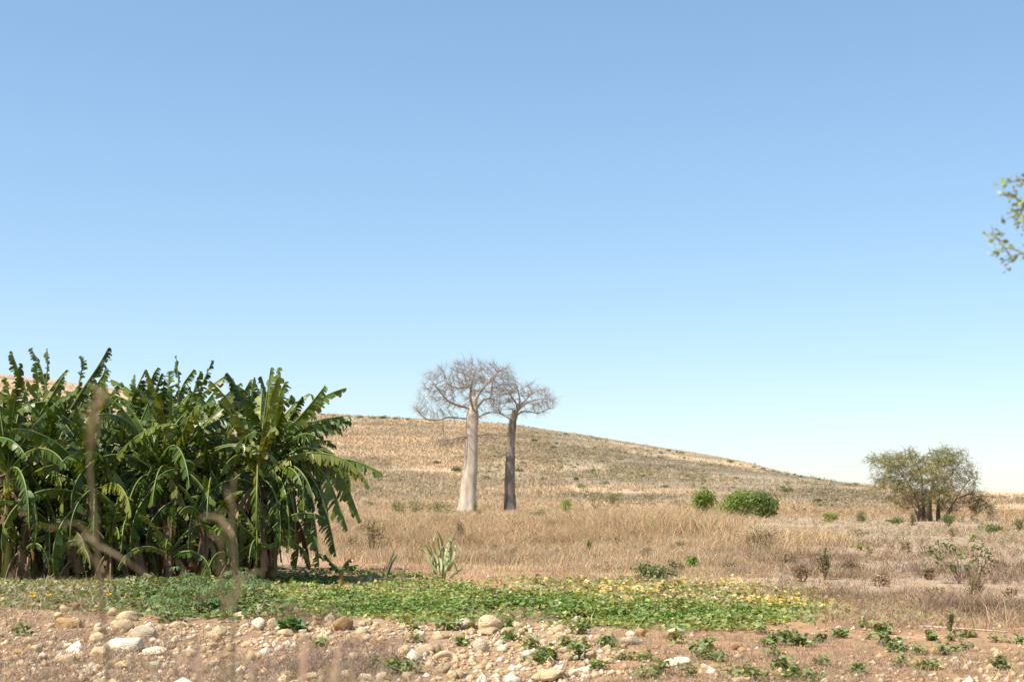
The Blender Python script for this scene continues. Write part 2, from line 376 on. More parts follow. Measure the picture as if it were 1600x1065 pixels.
grass('tall_grass', 'tall golden dry grass swelling into mounds in the middle of the field', [
    ([(950, 823), (1108, 823), (1110, 837), (1010, 841), (940, 836)], 7000, 1.05, 0.010, 0.8, (0.45, 0.32, 0.18), 0.25),
    ([(700, 818), (960, 812), (1000, 850), (840, 872), (700, 858)], 14000, 0.52, 0.009, 0.8, STR2, 0.45),
    ([(830, 815), (1110, 815), (1100, 826), (860, 826)], 6000, 0.42, 0.010, 0.7, STR2, 0.4),
    ([(1130, 850), (1280, 838), (1310, 858), (1170, 876)], 4500, 0.5, 0.008, 0.9, GOL, 0.52),
    ([(520, 820), (700, 815), (700, 872), (530, 868)], 9000, 0.52, 0.009, 0.6, STR2, 0.45)], None)
def weeds(name, label, specs):
    """twiggy dry weeds: bunches of thin stems fanning from one root"""
    G = Geo()
    for poly, n, h, k, c, cl in specs:
        P = scatter(poly, n, cl, 0.45, n % 13, (30, 7)); d = dist(P)
        Pk = np.repeat(P, k, 0); N = len(Pk); dk = np.repeat(d, k)
        Pk = Pk + np.stack([rng.normal(0, 0.05, N), rng.normal(0, 0.05, N), np.zeros(N)], 1)
        start = Pk + np.array([0, 0, 1]) * (rng.uniform(0, 0.6, N) * h)[:, None] * (rng.random(N) < 0.6)[:, None]
        hh = h * rng.uniform(0.25, 0.9, N) * np.repeat(rng.uniform(0.6, 1.3, n), k)
        ck = np.repeat(jcol(c, n, 0.16, 0.05), k, 0) * (1 + rng.normal(0, 0.2, (N, 1)))
        blades(G, start, hh, np.maximum(0.005, dk * 0.00026) * rng.uniform(0.7, 1.4, N), rng.uniform(0.2, 2.6, N), np.clip(ck, 0.01, 0.9), 0.8)
    o = obj(name, G.build(name, M['dry']), kind='stuff'); o['label'] = label; o['category'] = 'weeds'
PG = (0.40, 0.285, 0.175)
weeds('dry_weeds', 'brittle grey brown twiggy weeds spread over the plain by the spreading tree', [
    ([(1150, 812), (1750, 806), (1750, 845), (1150, 845)], 4200, 0.22, 8, (0.41, 0.33, 0.21), 0.5),
    ([(1150, 845), (1750, 845), (1750, 905), (1130, 900)], 2300, 0.18, 11, PG, 0.62),
    ([(1150, 845), (1750, 845), (1750, 905), (1130, 900)], 700, 0.26, 16, (0.25, 0.17, 0.11), 0.62),
    ([(1170, 900), (1750, 900), (1750, 985), (1480, 968), (1300, 945)], 2100, 0.15, 12, PG, 0.62),
    ([(1170, 900), (1750, 900), (1750, 985), (1480, 968), (1300, 945)], 500, 0.22, 18, (0.23, 0.155, 0.10), 0.62),
    ([(1280, 955), (1750, 965), (1750, 1000), (1300, 975)], 700, 0.12, 10, PG, 0.45),
    ([(860, 880), (1180, 872), (1230, 915), (900, 905)], 1300, 0.17, 10, (0.43, 0.31, 0.19), 0.46),
    ([(520, 790), (700, 790), (700, 870), (520, 865)], 500, 0.4, 9, (0.34, 0.27, 0.15), 0.5)])
weeds('dry_litter', 'matted grey dry stems and litter between the foreground stones', [
    ([(-300, 945), (640, 955), (900, 970), (920, 1140), (-300, 1140)], 4600, 0.10, 11, (0.31, 0.225, 0.15), 0.45),
    ([(-300, 900), (200, 900), (260, 950), (-300, 955)], 1200, 0.18, 9, (0.40, 0.33, 0.2), 0.4),
    ([(900, 985), (1750, 980), (1750, 1140), (880, 1140)], 2600, 0.07, 10, (0.36, 0.26, 0.165), 0.5),
    ([(430, 958), (500, 958), (505, 978), (430, 978)], 130, 0.15, 14, (0.22, 0.14, 0.09), 0.0),
    ([(430, 1010), (640, 1005), (600, 1060), (430, 1060)], 400, 0.12, 12, (0.30, 0.21, 0.15), 0.3)])
def vine(name, label, specs):
    G = Geo()
    for poly, n, top, L, c, cl in specs:
        P = scatter(poly, n, cl, 0.8, n % 11, (26, 4.5))
        m = fbm(P[:, 0] * 1.1, P[:, 1] * 1.1, 70)
        P[:, 2] += rng.uniform(0.15, 1, n) ** 0.6 * top * np.clip(-.25 + 2.1 * m, .1, 2)
        Nn = np.stack([rng.normal(0, 0.55, n), rng.normal(0, 0.55, n), np.ones(n)], 1)
        ll = L * rng.uniform(0.45, 1.6, n)
        leaves(G, P, ll, ll * rng.uniform(0.7, 1.0, n), Nn, jcol(c, n, 0.22, 0.1), 0.18)
    o = obj(name, G.build(name, M['leaf']), kind='stuff'); o['label'] = label; o['category'] = 'vines'
VG = (0.175, 0.245, 0.058); VG2 = (0.27, 0.31, 0.09)
vine('vine_cover', 'low green creeping vine forming a leafy strip beside the stones', [
    (Z_VINE, 15500, 0.11, 0.060, VG, 0.53), (Z_VINE, 8000, 0.13, 0.060, VG2, 0.56), (Z_VINE, 1500, 0.1, 0.05, (0.45, 0.38, 0.2), 0.4),
    ([(860, 930), (1260, 948), (1255, 980), (1000, 988)], 2600, 0.07, 0.062, VG2, 0.56),
    ([(440, 893), (660, 898), (680, 912), (430, 915)], 1500, 0.05, 0.07, VG, 0.5)])
vine('faded_vine_cover', 'dull sage green creeper mixed with straw under the banana plants', [
    (Z_VINEL, 13000, 0.13, 0.07, (0.21, 0.225, 0.10), 0.35), (Z_VINEL, 5000, 0.14, 0.07, (0.40, 0.34, 0.16), 0.42),
    ([(180, 912), (420, 915), (420, 965), (200, 955)], 6000, 0.15, 0.075, (0.14, 0.195, 0.06), 0.4)])
vine('yellow_vine_cover', 'yellowing creeper leaves along the far edge of the green strip', [
    (Z_YELL, 750, 0.09, 0.085, (0.62, 0.50, 0.17), 0.52), (Z_YELL, 2800, 0.07, 0.07, (0.23, 0.25, 0.085), 0.52),
    (Z_YELL, 3200, 0.06, 0.075, (0.43, 0.36, 0.18), 0.4), ([(1215, 925), (1310, 930), (1310, 945), (1230, 945)], 160, 0.09, 0.09, (0.64, 0.52, 0.15), 0.4),
    ([(1300, 950), (1520, 950), (1500, 972), (1300, 968)], 400, 0.06, 0.07, (0.36, 0.34, 0.12), 0.5)])
# hill: grass tufts and low grey scrub, too many to count
G = Geo()
for poly, n in (([(-300, 560), (0, 585), (300, 625), (560, 650), (800, 663), (1070, 706), (1340, 753), (1650, 776), (1650, 790), (-300, 800)], 60000), ([(480, 645), (860, 665), (900, 800), (480, 800)], 30000)):
    P = scatter(poly, n, 0.25, 0.05, 3); P = P[(P[:, 1] > 175) & (P[:, 1] < 700)]; n2 = len(P); d = dist(P)
    pc = fbm(P[:, 0] * 0.02, P[:, 1] * 0.03, 80)[:, None]
    c = np.array((0.47, 0.36, 0.22)) * pc + np.array((0.41, 0.275, 0.16)) * (1 - pc)
    blades(G, P, rng.uniform(0.3, 0.75, n2), d * 0.0005, rng.uniform(0.1, 0.7, n2), np.clip(c * (1 + rng.normal(0, 0.15, (n2, 1))), 0, 1), 0.5)
o = obj('hill_grass', G.build('hill_grass', M['dry']), kind='stuff'); o['label'] = 'tan dry grass covering the long hillside'; o['category'] = 'grass'
G = Geo()
def puff(G, P, r, k, c, tall=0.7, L=0.3, mat=None):
    """k leaf faces through a ragged dome at each point"""
    n = len(P); D = nrm(rng.normal(size=(n * k, 3))); D[:, 2] = np.abs(D[:, 2])
    rad = rng.uniform(0.45, 1.0, (n * k, 1)) ** 0.7 * np.repeat(r, k)[:, None]
    Q = np.repeat(P, k, 0) + D * rad * np.array([1, 1, tall])
    l = np.repeat(r, k) * L * rng.uniform(0.6, 1.4, n * k)
    leaves(G, Q, l, l * 0.7, D + rng.normal(0, 0.6, (n * k, 3)) + np.array([0, 0, 0.4]), np.clip(np.repeat(c, k, 0) * (1 + rng.normal(0, 0.2, (n * k, 1))), 0.01, 0.9), 0.1)
for poly, n in ((S_MAIN, 1900), (S_MID, 330), (S_FOOT, 160), (S_TOP, 120), ([(1380, 776), (1700, 778), (1700, 784), (1380, 790)], 200), ([(0, 600), (500, 655), (520, 790), (0, 790)], 250), ([(700, 662), (1000, 700), (1340, 757), (1340, 762), (1000, 706)], 60)):
    n = int(n * 1.5); P = scatter(poly, n, 0.5, 0.05, 8, (26, 6)); P = P[P[:, 1] > 150]; n = len(P)
    k = rng.random((n, 1)); c = np.where(k < 0.62, np.array((0.315, 0.25, 0.17)), np.where(k < 0.88, np.array((0.22, 0.205, 0.10)), np.array((0.39, 0.30, 0.19)))) * (1 + rng.normal(0, 0.12, (n, 1)))
    puff(G, P - [0, 0, 0.1], np.minimum(rng.gamma(3.2, .2, n) + .25, 1.5), 34, c, 0.7, 0.24)
o = obj('hill_scrub', G.build('hill_scrub', M['leaf']), kind='stuff'); o['label'] = 'low grey brown scrub matting the upper hillside'; o['category'] = 'scrub'

# ---------------------------------------------------------------- space colonisation for trees
def colonise(seeds, att, step, kill, infl, iters=140, up=0.0):
    """seeds: list of polylines (first point of each later one joins the nearest earlier node). returns nodes, parents"""
    N = []; par = []; lab = []
    for li, s in enumerate(seeds):
        s = np.asarray(s, float)
        st = None if not N else int(np.argmin(((np.array(N) - s[0]) ** 2).sum(1)))
        pr = st if st is not None else -1
        ln = np.linalg.norm(np.diff(s, axis=0), axis=1).sum(); pts = spline(s, max(3, int(ln / step) + 1))
        for q in (pts if st is None else pts[1:]):
            N.append(q); par.append(pr); lab.append(li); pr = len(N) - 1
    N = list(map(np.asarray, N)); att = att.copy()
    A = np.array(N); D = ((att[:, None] - A[None]) ** 2).sum(2); near = D.argmin(1); nd = np.sqrt(D.min(1))
    alive = nd > kill
    for it in range(iters):
        act = alive & (nd < infl)
        if not act.any(): break
        A = np.array(N); ids = np.unique(near[act]); new = []
        for k in ids:
            v = nrm(att[act & (near == k)] - A[k]).sum(0)
            v = v / (np.linalg.norm(v) + 1e-9) + rng.normal(0, 0.12, 3) + np.array([0, 0, up]); v /= np.linalg.norm(v)
            q = A[k] + v * step; N.append(q); par.append(int(k)); lab.append(-1); new.append(len(N) - 1)
        B = np.array([N[k] for k in new]); D = np.sqrt(((att[:, None] - B[None]) ** 2).sum(2)); m = D.min(1); am = D.argmin(1)
        upd = m < nd; nd = np.where(upd, m, nd); near = np.where(upd, np.array(new)[am], near)
        alive &= nd > kill
    return np.array(N), np.array(par), np.array(lab)
def chains(N, par, r_tip, ex):
    n = len(N); ch = [[] for _ in range(n)]
    for k in range(n):
        if par[k] >= 0: ch[par[k]].append(k)
    r = np.zeros(n)
    for k in range(n - 1, -1, -1):
        r[k] = r_tip if not ch[k] else sum(r[c] ** ex for c in ch[k]) ** (1 / ex)
    out = []; stack = [(0, None)]
    for k in range(n):
        if par[k] < 0 and k > 0: stack.append((k, None))
    while stack:
        k, p = stack.pop(); line = ([p] if p is not None else []) + [k]; root = len(line) - 1
        while ch[k]:
            big = max(ch[k], key=lambda c: r[c])
            for c in ch[k]:
                if c != big: stack.append((c, k))
            k = big; line.append(k)
        out.append(line)
    return out, r, ch
def build_branches(N, par, r, lines, lo, hi, colr, sides, first_child=True):
    G = Geo()
    for l in lines:
        R = r[l].copy()
        if len(l) > 1: R[0] = min(R[0], R[1] * 1.15)
        if lo <= R[1:].max() < hi and len(l) > 1:
            c = jcol(colr, 1, 0.12, 0.03)[0]
            tube(G, N[l], R, sides, c)
    return G

# ---------------------------------------------------------------- baobabs
def shell_points(n, fn):
    out = []
    while len(out) < n:
        p = rng.uniform(-1, 1, (n, 3)); r = np.linalg.norm(p, axis=1); p = p[(r < 1) & (r > 0.25)]
        out.extend(p)
    return np.array(out[:n])
def baobab(label, basepx, Y, trunk, limbs, blobs, natt, mat='baobab'):
    base = hit(*basepx)[0] if Y is None else np.array([at(basepx[0], 800, Y)[0], Y, 0.0])
    base[2] = height(base[0], base[1]) - 0.25
    o = thing('baobab_tree', label, 'tree', base)
    sc_ = Y / FPX
    G = Geo(); P = []; R = []
    for px, py, w in trunk:
        q = at(px, py, Y); P.append(q); R.append(w * sc_ / 2)
    P[0][2] = base[2]
    n = 40; PP = spline(P, n); RR_ = np.interp(np.linspace(0, len(R) - 1, n), np.arange(len(R)), R)
    RR_ = RR_ * (1 + 0.035 * np.sin(np.linspace(0, 19, n)) * rng.uniform(0.3, 1, n))
    tube(G, PP - base, RR_, 28, None, 0.05)
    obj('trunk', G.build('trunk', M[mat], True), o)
    seeds = [PP[::3][-7:]]
    for lm in limbs:
        seeds.append([at(a, b, Y + dy) for a, b, dy in lm])
    att = []
    for (cx, cy, rx, ry, rd, n) in blobs:
        p = shell_points(n, None); c = at(cx, cy, Y)
        att.append(c + p * np.array([rx * sc_, rd, ry * sc_]))
    att = np.concatenate(att)
    N, par, lab = colonise(seeds, att, 0.27, 0.62, 6.0, 160)
    N = N + np.where(lab[:, None] < 0, rng.normal(0, 0.03, N.shape), 0)
    kid = {}
    for k in range(len(N)):
        if par[k] >= 0: kid.setdefault(int(par[k]), []).append(k)
    for it in range(3):
        M_ = N.copy()
        for k in range(len(N)):
            if lab[k] < 0 and k in kid: M_[k] = .4 * N[k] + .3 * N[par[k]] + .3 * N[kid[k]].mean(0)
        N = M_
    lines, r, ch = chains(N, par, 0.024, 2.0)
    r = np.minimum(r, 0.52)
    root_lines = [l for l in lines]
    big = []; G = Geo(); GL = []
    for l in lines:
        R = r[l].copy()
        if len(l) > 1: R[0] = min(R[0], R[1] * 1.2)
        if len(l) < 2: continue
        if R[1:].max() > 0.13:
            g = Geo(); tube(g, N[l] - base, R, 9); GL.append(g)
        else:
            tube(G, N[l] - base, R, 4, jcol((0.26, 0.215, 0.175), 1, 0.1, 0.02)[0])
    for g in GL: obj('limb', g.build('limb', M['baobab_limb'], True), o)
    tips = np.where(r < 0.035)[0]
    for k in tips:
        for q in range(4):
            d = nrm(rng.normal(size=3) * .7 + .8 * nrm(N[k] - N[max(par[k], 0)]) + .8 * nrm(N[k] - PP[-1]) + [0, 0, 0.1]); l = rng.uniform(0.4, 1.3)
            m = N[k] + d * l * 0.5 + rng.normal(0, 0.05, 3)
            tube(G, np.array([N[k], m, N[k] + d * l + rng.normal(0, 0.08, 3)]) - base, [0.012, 0.009, 0.005], 3, jcol((0.31, 0.25, 0.195), 1, 0.12, 0.02)[0])
    c = obj('crown', G.build('crown', M['twig']), o); c['kind'] = 'stuff'
    return o
YB = 172.0
baobab('tall pale baobab with thick smooth trunk and wide bare crown', (732, 800), YB,
       [(730, 806, 36), (730.5, 797, 31.5), (731, 788, 28.5), (733, 760, 24.5), (736, 720, 21.5), (737, 690, 20), (738, 665, 19.5), (739, 648, 19), (740, 640, 14.5), (741, 630, 10.5), (741, 620, 8)],
       [[(738, 655, 0), (718, 653, 0), (700, 652, -.4), (684, 656, -.8), (667, 655, -1), (655, 645, -1.2), (649, 637, -1.2)],
        [(740, 644, 0), (730, 637, -.3), (716, 633, -.8), (700, 626, -1.5), (688, 612, -2), (677, 598, -2.2), (670, 590, -2.2)],
        [(740, 642, 0), (741, 625, .3), (740, 612, .6), (734, 604, .8), (720, 606, 1), (706, 603, 1.4), (694, 594, 1.8)],
        [(740, 642, 0), (749, 632, -.4), (756, 624, -.8), (766, 621, -1), (768, 608, -1.2), (771, 592, -1.6), (782, 578, -1.8)],
        [(740, 640, 0), (745, 622, .5), (755, 606, .8), (768, 592, 1), (779, 580, 1.2), (793, 572, 1.4)],
        [(742, 655, 0), (754, 648, .8), (768, 644, 1.6), (780, 645, 2.2)],
        [(740, 642, 0), (739, 620, 2), (730, 596, 3), (722, 578, 3.4)], [(740, 642, 0), (735, 620, -2.2), (738, 595, -3), (745, 575, -3.2)],
        [(736, 684, 0), (722, 682, -1), (706, 686, -1.6), (692, 686, -2)], [(739, 682, 0), (752, 680, .6), (764, 676, 1)]],
       [(733, 607, 78, 48, 5.6, 520), (748, 588, 54, 32, 4.6, 260), (690, 616, 36, 30, 4, 230), (772, 598, 36, 34, 4, 140), (703, 688, 26, 12, 1.4, 70), (760, 680, 16, 9, 1, 30), (656, 642, 12, 9, 1, 20)], 0)
baobab('slender baobab with crown shade painted into its rough trunk and smaller lopsided crown', (797, 802), YB + 2.2,
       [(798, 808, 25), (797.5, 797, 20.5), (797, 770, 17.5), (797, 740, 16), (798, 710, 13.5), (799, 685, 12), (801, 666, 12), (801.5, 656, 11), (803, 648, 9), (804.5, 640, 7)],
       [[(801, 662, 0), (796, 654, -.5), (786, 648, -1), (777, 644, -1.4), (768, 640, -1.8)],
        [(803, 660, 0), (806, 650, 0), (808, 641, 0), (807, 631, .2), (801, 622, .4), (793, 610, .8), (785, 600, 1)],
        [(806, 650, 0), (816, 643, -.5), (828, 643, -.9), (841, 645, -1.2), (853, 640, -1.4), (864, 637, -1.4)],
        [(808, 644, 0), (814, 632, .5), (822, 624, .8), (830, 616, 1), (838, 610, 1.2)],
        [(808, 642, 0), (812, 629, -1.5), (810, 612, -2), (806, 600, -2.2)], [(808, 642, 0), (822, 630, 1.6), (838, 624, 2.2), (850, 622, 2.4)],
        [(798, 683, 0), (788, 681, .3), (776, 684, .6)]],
       [(815, 620, 54, 31, 3.8, 340), (840, 626, 33, 22, 2.8, 120), (790, 620, 28, 28, 3, 100), (776, 683, 10, 6, .7, 14)], 0, 'baobab_painted_shade')

# ---------------------------------------------------------------- spreading multi-stemmed tree
def spread_tree():
    Yt = 98.0; s = Yt / FPX
    base = at(1460, 818, Yt); base[2] = height(base[0], base[1]) - 0.1
    o = thing('spreading_tree', 'olive green spreading tree with several dark stems and feathery drooping crown', 'tree', base)
    stems = [[(1440, 820, 0), (1438, 800, 0), (1432, 780, -.2), (1422, 760, -.5), (1405, 735, -.8)], [(1443, 820, .3), (1443, 795, .3), (1441, 770, .3), (1440, 745, .5), (1430, 720, 1)],
             [(1454, 819, .4), (1453, 795, .5), (1455, 765, .6), (1462, 740, .8), (1470, 715, 1)], [(1466, 817, .6), (1466, 795, .6), (1470, 765, .8), (1488, 738, 1.2), (1500, 722, 1.3)],
             [(1472, 820, 0), (1482, 800, -.3), (1493, 780, -.8), (1508, 757, -1.2), (1520, 745, -1.2)], [(1438, 821, -.5), (1432, 800, -1), (1415, 775, -1.6), (1398, 760, -1.8)],
             [(1448, 821, -.8), (1450, 795, -1.2), (1458, 760, -1.6), (1465, 730, -1.6)]]
    att = []
    for cx, cy, rx, ry, rd, n in [(1440, 745, 64, 34, 3.0, 420), (1390, 720, 36, 18, 2, 120), (1380, 748, 28, 16, 1.5, 50), (1420, 712, 20, 12, 1.5, 40), (1480, 712, 34, 16, 2.2, 110), (1495, 748, 36, 26, 2, 150), (1425, 778, 40, 16, 2, 120), (1520, 780, 26, 16, 1.2, 70), (1535, 792, 20, 14, 1, 45), (1485, 790, 24, 12, 1.4, 40)]:
        att.append(at(cx, cy, Yt) + shell_points(n, None) * np.array([rx * s, rd, ry * s]))
    att = np.concatenate(att)
    seeds = []
    for st in stems:
        p = np.array([at(a, b, Yt + dy) for a, b, dy in st]); p[0][2] = height(p[0][0], p[0][1]) - 0.1; seeds.append(p)
    extra = np.array([at(a, b, Yt + dy) for a, b, dy in [(1493, 780, -.8), (1515, 772, -1), (1535, 780, -1), (1548, 795, -1), (1553, 812, -1)]]); seeds.append(extra)
    # each stem starts from its own root: grow independently, then join attractors
    nodes, par, lab = [], [], []
    for li, p in enumerate(seeds):
        pts = spline(p, 26); b0 = len(nodes)
        for k, q in enumerate(pts):
            nodes.append(q); lab.append(li)
            par.append(-1 if (k == 0 and li < len(stems)) else (len(nodes) - 2 if k else int(np.argmin(((np.array(nodes[:-1]) - q) ** 2).sum(1)))))
    N = [np.asarray(q) for q in nodes]; A = np.array(N)
    D = ((att[:, None] - A[None]) ** 2).sum(2); near = D.argmin(1); nd = np.sqrt(D.min(1)); kill, step = 0.22, 0.16; alive = nd > kill
    for it in range(90):
        if not alive.any(): break
        A = np.array(N); new = []
        for k in np.unique(near[alive]):
            v = nrm(att[alive & (near == k)] - A[k]).sum(0); v = v / (np.linalg.norm(v) + 1e-9) + rng.normal(0, 0.18, 3) + [0, 0, -0.05]; v /= np.linalg.norm(v)
            N.append(A[k] + v * step); par.append(int(k)); lab.append(-1); new.append(len(N) - 1)
        B = np.array([N[k] for k in new]); D = np.sqrt(((att[:, None] - B[None]) ** 2).sum(2)); m = D.min(1); am = D.argmin(1)
        upd = m < nd; nd = np.where(upd, m, nd); near = np.where(upd, np.array(new)[am], near); alive &= nd > kill
    N = np.array(N); par = np.array(par); lab = np.array(lab)
    lines, r, ch = chains(N, par, 0.008, 2.3); r = np.minimum(r, 0.16)
    for li in range(len(stems)):
        ids = np.where(lab == li)[0]; g = Geo(); R = np.maximum(r[ids], 0.03); R[:10] = np.maximum(R[:10], np.linspace(0.17, 0.11, 10)); tube(g, N[ids] - base, R, 8)
        obj('stem', g.build('stem', M['bark'], True), o)
    G = Geo()
    for l in lines:
        if len(l) > 1: 
            R = r[l].copy(); R[0] = min(R[0], R[1] * 1.2); tube(G, N[l] - base, np.minimum(R, 0.09), 4, jcol((0.17, 0.12, 0.08), 1, .1, .02)[0])
    tw = np.where(r < 0.02)[0]; LP = []
    for k in tw:
        d0 = nrm(N[k] - N[max(par[k], 0)])
        for q in range(4):
            d = nrm(d0 + rng.normal(0, 0.8, 3) + [0.1, 0, -0.1]); l = rng.uniform(0.15, 0.75)
            e = N[k] + d * l; tube(G, np.array([N[k], N[k] + d * l * .5 + rng.normal(0, .02, 3), e + [0, 0, -0.06]]) - base, [.007, .006, .004], 3, (0.22, 0.16, 0.10))
            m = 9
            LP.append(N[k] + (e - N[k]) * rng.uniform(0.1, 1, (m, 1)) + rng.normal(0, 0.05, (m, 3)))
    b = obj('branches', G.build('branches', M['twig']), o); b['kind'] = 'stuff'
    LP = np.concatenate(LP); px, py = pix(LP[:, 0], LP[:, 1], LP[:, 2])
    LP = LP[rng.random(len(LP)) < np.clip(0.40 + (fbm(LP[:, 0] * 1.2, LP[:, 2] * 1.2, 4) - 0.5) * 2.6, 0.07, 1)]
    n = len(LP); k = fbm(LP[:, 0] * 0.9, LP[:, 2] * 0.9, 5)[:, None]
    c = np.array((0.25, 0.30, 0.09)) * k + np.array((0.43, 0.37, 0.16)) * (1 - k)
    G = Geo(); l = rng.uniform(0.05, 0.12, n); leaves(G, LP - base, l, l * 0.5, rng.normal(size=(n, 3)) + [0, 0, 0.5], np.clip(c * (1 + rng.normal(0, .25, (n, 1))), .01, .9))
    f = obj('foliage', G.build('foliage', M['leaf']), o); f['kind'] = 'stuff'
spread_tree()

# ---------------------------------------------------------------- bushes
def bush_mesh(w, h, c, seed, k=420, leaf=0.10, lobes=6):
    """stems + leaf faces in uneven lobes; unit in metres"""
    global rng
    keep = rng; rng = np.random.default_rng(seed)
    S = Geo(); F = Geo()
    for q in range(lobes):
        a = rng.uniform(0, 2 * math.pi); rr = rng.uniform(0.0, 0.34) * w
        c0 = np.array([math.cos(a) * rr, math.sin(a) * rr, h * rng.uniform(0.22, 0.68)]); r = np.array([w * rng.uniform(.17, .28), w * rng.uniform(.17, .28), h * rng.uniform(.22, .36)])
        tube(S, [[rr * .15 * math.cos(a), rr * .15 * math.sin(a), -0.06], c0 * [.6, .6, .55] + rng.normal(0, .03, 3), c0], [0.012 + 0.012 * w, 0.01 + .008 * w, 0.008], 4, (0.16, 0.11, 0.07))
        for z in range(7):
            d = nrm(rng.normal(size=3) + [0, 0, .4]); tube(S, [c0 * .9, c0 + d * r * .5, c0 + d * r], [.008, .006, .004], 3, (0.18, 0.13, 0.08))
        n = k // lobes; D = nrm(rng.normal(size=(n, 3))); P = c0 + D * r * (rng.uniform(.35, 1.12, (n, 1)) ** .8); P[:, 2] = np.maximum(P[:, 2], .02)
        l = leaf * rng.uniform(.6, 1.4, n)
        leaves(F, P, l, l * .6, D + rng.normal(0, .7, (n, 3)) + [0, 0, .5], np.clip(np.array(c) * (1 + rng.normal(0, .22, (n, 1))) * (1 + rng.normal(0, .08, (n, 3))), .01, .9), .15)
    rng = keep
    return S.build('stem', M['twig']), F.build('foliage', M['leaf'])
BRIGHT = (0.24, 0.32, 0.045); GRN = (0.15, 0.20, 0.05); OLV = (0.22, 0.22, 0.085); DGR = (0.07, 0.105, 0.03); DRYG = (0.30, 0.25, 0.12)
def bush(px, py, w, h, c, label, group=None, name='bush', k=420, leaf=None, lobes=6, seed=None):
    p = hit(px, py)[0]; s = p[1] / FPX
    lf = leaf if leaf else max(0.05, 0.09 * (w * s) ** .5)
    a, b = bush_mesh(w * s * 1.12, h * s * 1.22, c, seed if seed else int(px * 7 + py), k, lf, lobes)
    o = thing(name, label, 'bush', p, group); obj('stem', a, o); obj('foliage', b, o); return o
bush(620, 803, 30, 20, GRN, 'dull green bush at the end of the row leading away from the pale baobab')
bush(652, 804, 36, 22, OLV, 'olive bush in the middle of the row beside the pale baobab')
bush(686, 804, 52, 22, OLV, 'wide olive bush in the row next to the pale baobab trunk')
bush(742, 803, 15, 24, GRN, 'small green bush growing against the foot of the pale baobab')
bush(756, 806, 22, 9, DRYG, 'low straw green bush between the two baobab trunks')
bush(885, 803, 30, 24, BRIGHT, 'bright yellow green bush standing alone in dry grass past the slender baobab', k=600)
bush(836, 809, 30, 11, OLV, 'flat low green bush just past the foot of the slender baobab')
bush(1103, 805, 42, 38, (0.19, 0.26, 0.04), 'bright green bush behind the tall golden grass mound', k=2200, lobes=12, leaf=.2)
bush(1153, 808, 74, 42, (0.17, 0.24, 0.038), 'largest bright green bush of the leafy trio behind the golden grass', k=3200, lobes=16, leaf=.2)
bush(1194, 809, 66, 38, (0.12, 0.18, 0.035), 'darker green bush on the spreading tree side of the leafy trio', k=2600, lobes=14, leaf=.2)
bush(930, 797, 22, 32, DRYG, 'upright brown green shrub half dried behind the tall grass')
bush(958, 786, 52, 20, OLV, 'broad grey olive bush at the foot of the hill')
bush(1297, 816, 30, 15, BRIGHT, 'fresh green bush between the leafy trio and the spreading tree', k=500)
bush(1347, 817, 26, 18, OLV, 'grey green bush on the plain short of the spreading tree')
bush(1397, 819, 34, 12, GRN, 'low green bush just in front of the spreading tree')
bush(1484, 824, 26, 20, GRN, 'small green bush under the spreading tree stems')
bush(1425, 822, 16, 24, DRYG, 'dry brown bush touching the stems of the spreading tree')
bush(1556, 832, 44, 15, GRN, 'low green bush past the drooping branch of the spreading tree', k=500)
bush(1592, 830, 24, 20, OLV, 'olive bush at the far side of the plain past the spreading tree')
bush(1022, 906, 74, 27, (0.20, 0.23, 0.085), 'broad leafy green bush beside the yellowing creeper', k=620, leaf=.07, lobes=9)
bush(1086, 890, 26, 20, BRIGHT, 'small fresh green bush behind the broad leafy one by the creeper', leaf=.06)
bush(1058, 894, 30, 18, OLV, 'olive bush touching the broad leafy one by the creeper', leaf=.06)
bush(918, 866, 14, 22, BRIGHT, 'slim yellow green bush among brown tall grass', leaf=.06, k=200)
bush(932, 872, 16, 8, OLV, 'tiny green bush at the edge of the brown tall grass', leaf=.05, k=150)
bush(1185, 868, 100, 42, (0.26, 0.21, 0.10), 'wide olive brown bush below the golden grass clump', k=800, leaf=.06, lobes=10)
bush(1082, 836, 56, 18, (0.15, 0.13, 0.06), 'dark olive bush at the foot of the golden grass mound', k=500, leaf=.07)
bush(582, 868, 46, 62, (0.30, 0.26, 0.13), 'tall half dried weedy bush near the drooping banana leaves', k=600, leaf=.05, lobes=9)
bush(640, 858, 40, 26, (0.25, 0.22, 0.10), 'scruffy olive bush behind the pale cane clump', k=400, leaf=.05)
bush(1290, 905, 30, 48, (0.16, 0.15, 0.05), 'thin upright green weed standing in grey brown twigs', k=180, leaf=.06, lobes=5)
bush(1345, 860, 14, 12, BRIGHT, 'yellow green sprig in the grey weeds short of the spreading tree', k=130, leaf=.07, lobes=3)
bush(1358, 864, 12, 10, BRIGHT, 'yellow green sprig in the grey weeds short of the spreading tree', k=110, leaf=.07, lobes=3)
bush(1519, 846, 12, 10, BRIGHT, 'lone yellow green sprig before the low bush past the tree', k=110, leaf=.07, lobes=3)
bush(1486, 985, 20, 28, DRYG, 'dusty brown bush next to the bleached stick', k=260, leaf=.03)
bush(97, 902, 36, 48, (0.20, 0.25, 0.07), 'light green bush filling a gap between banana stems', k=700, leaf=.05, lobes=8)
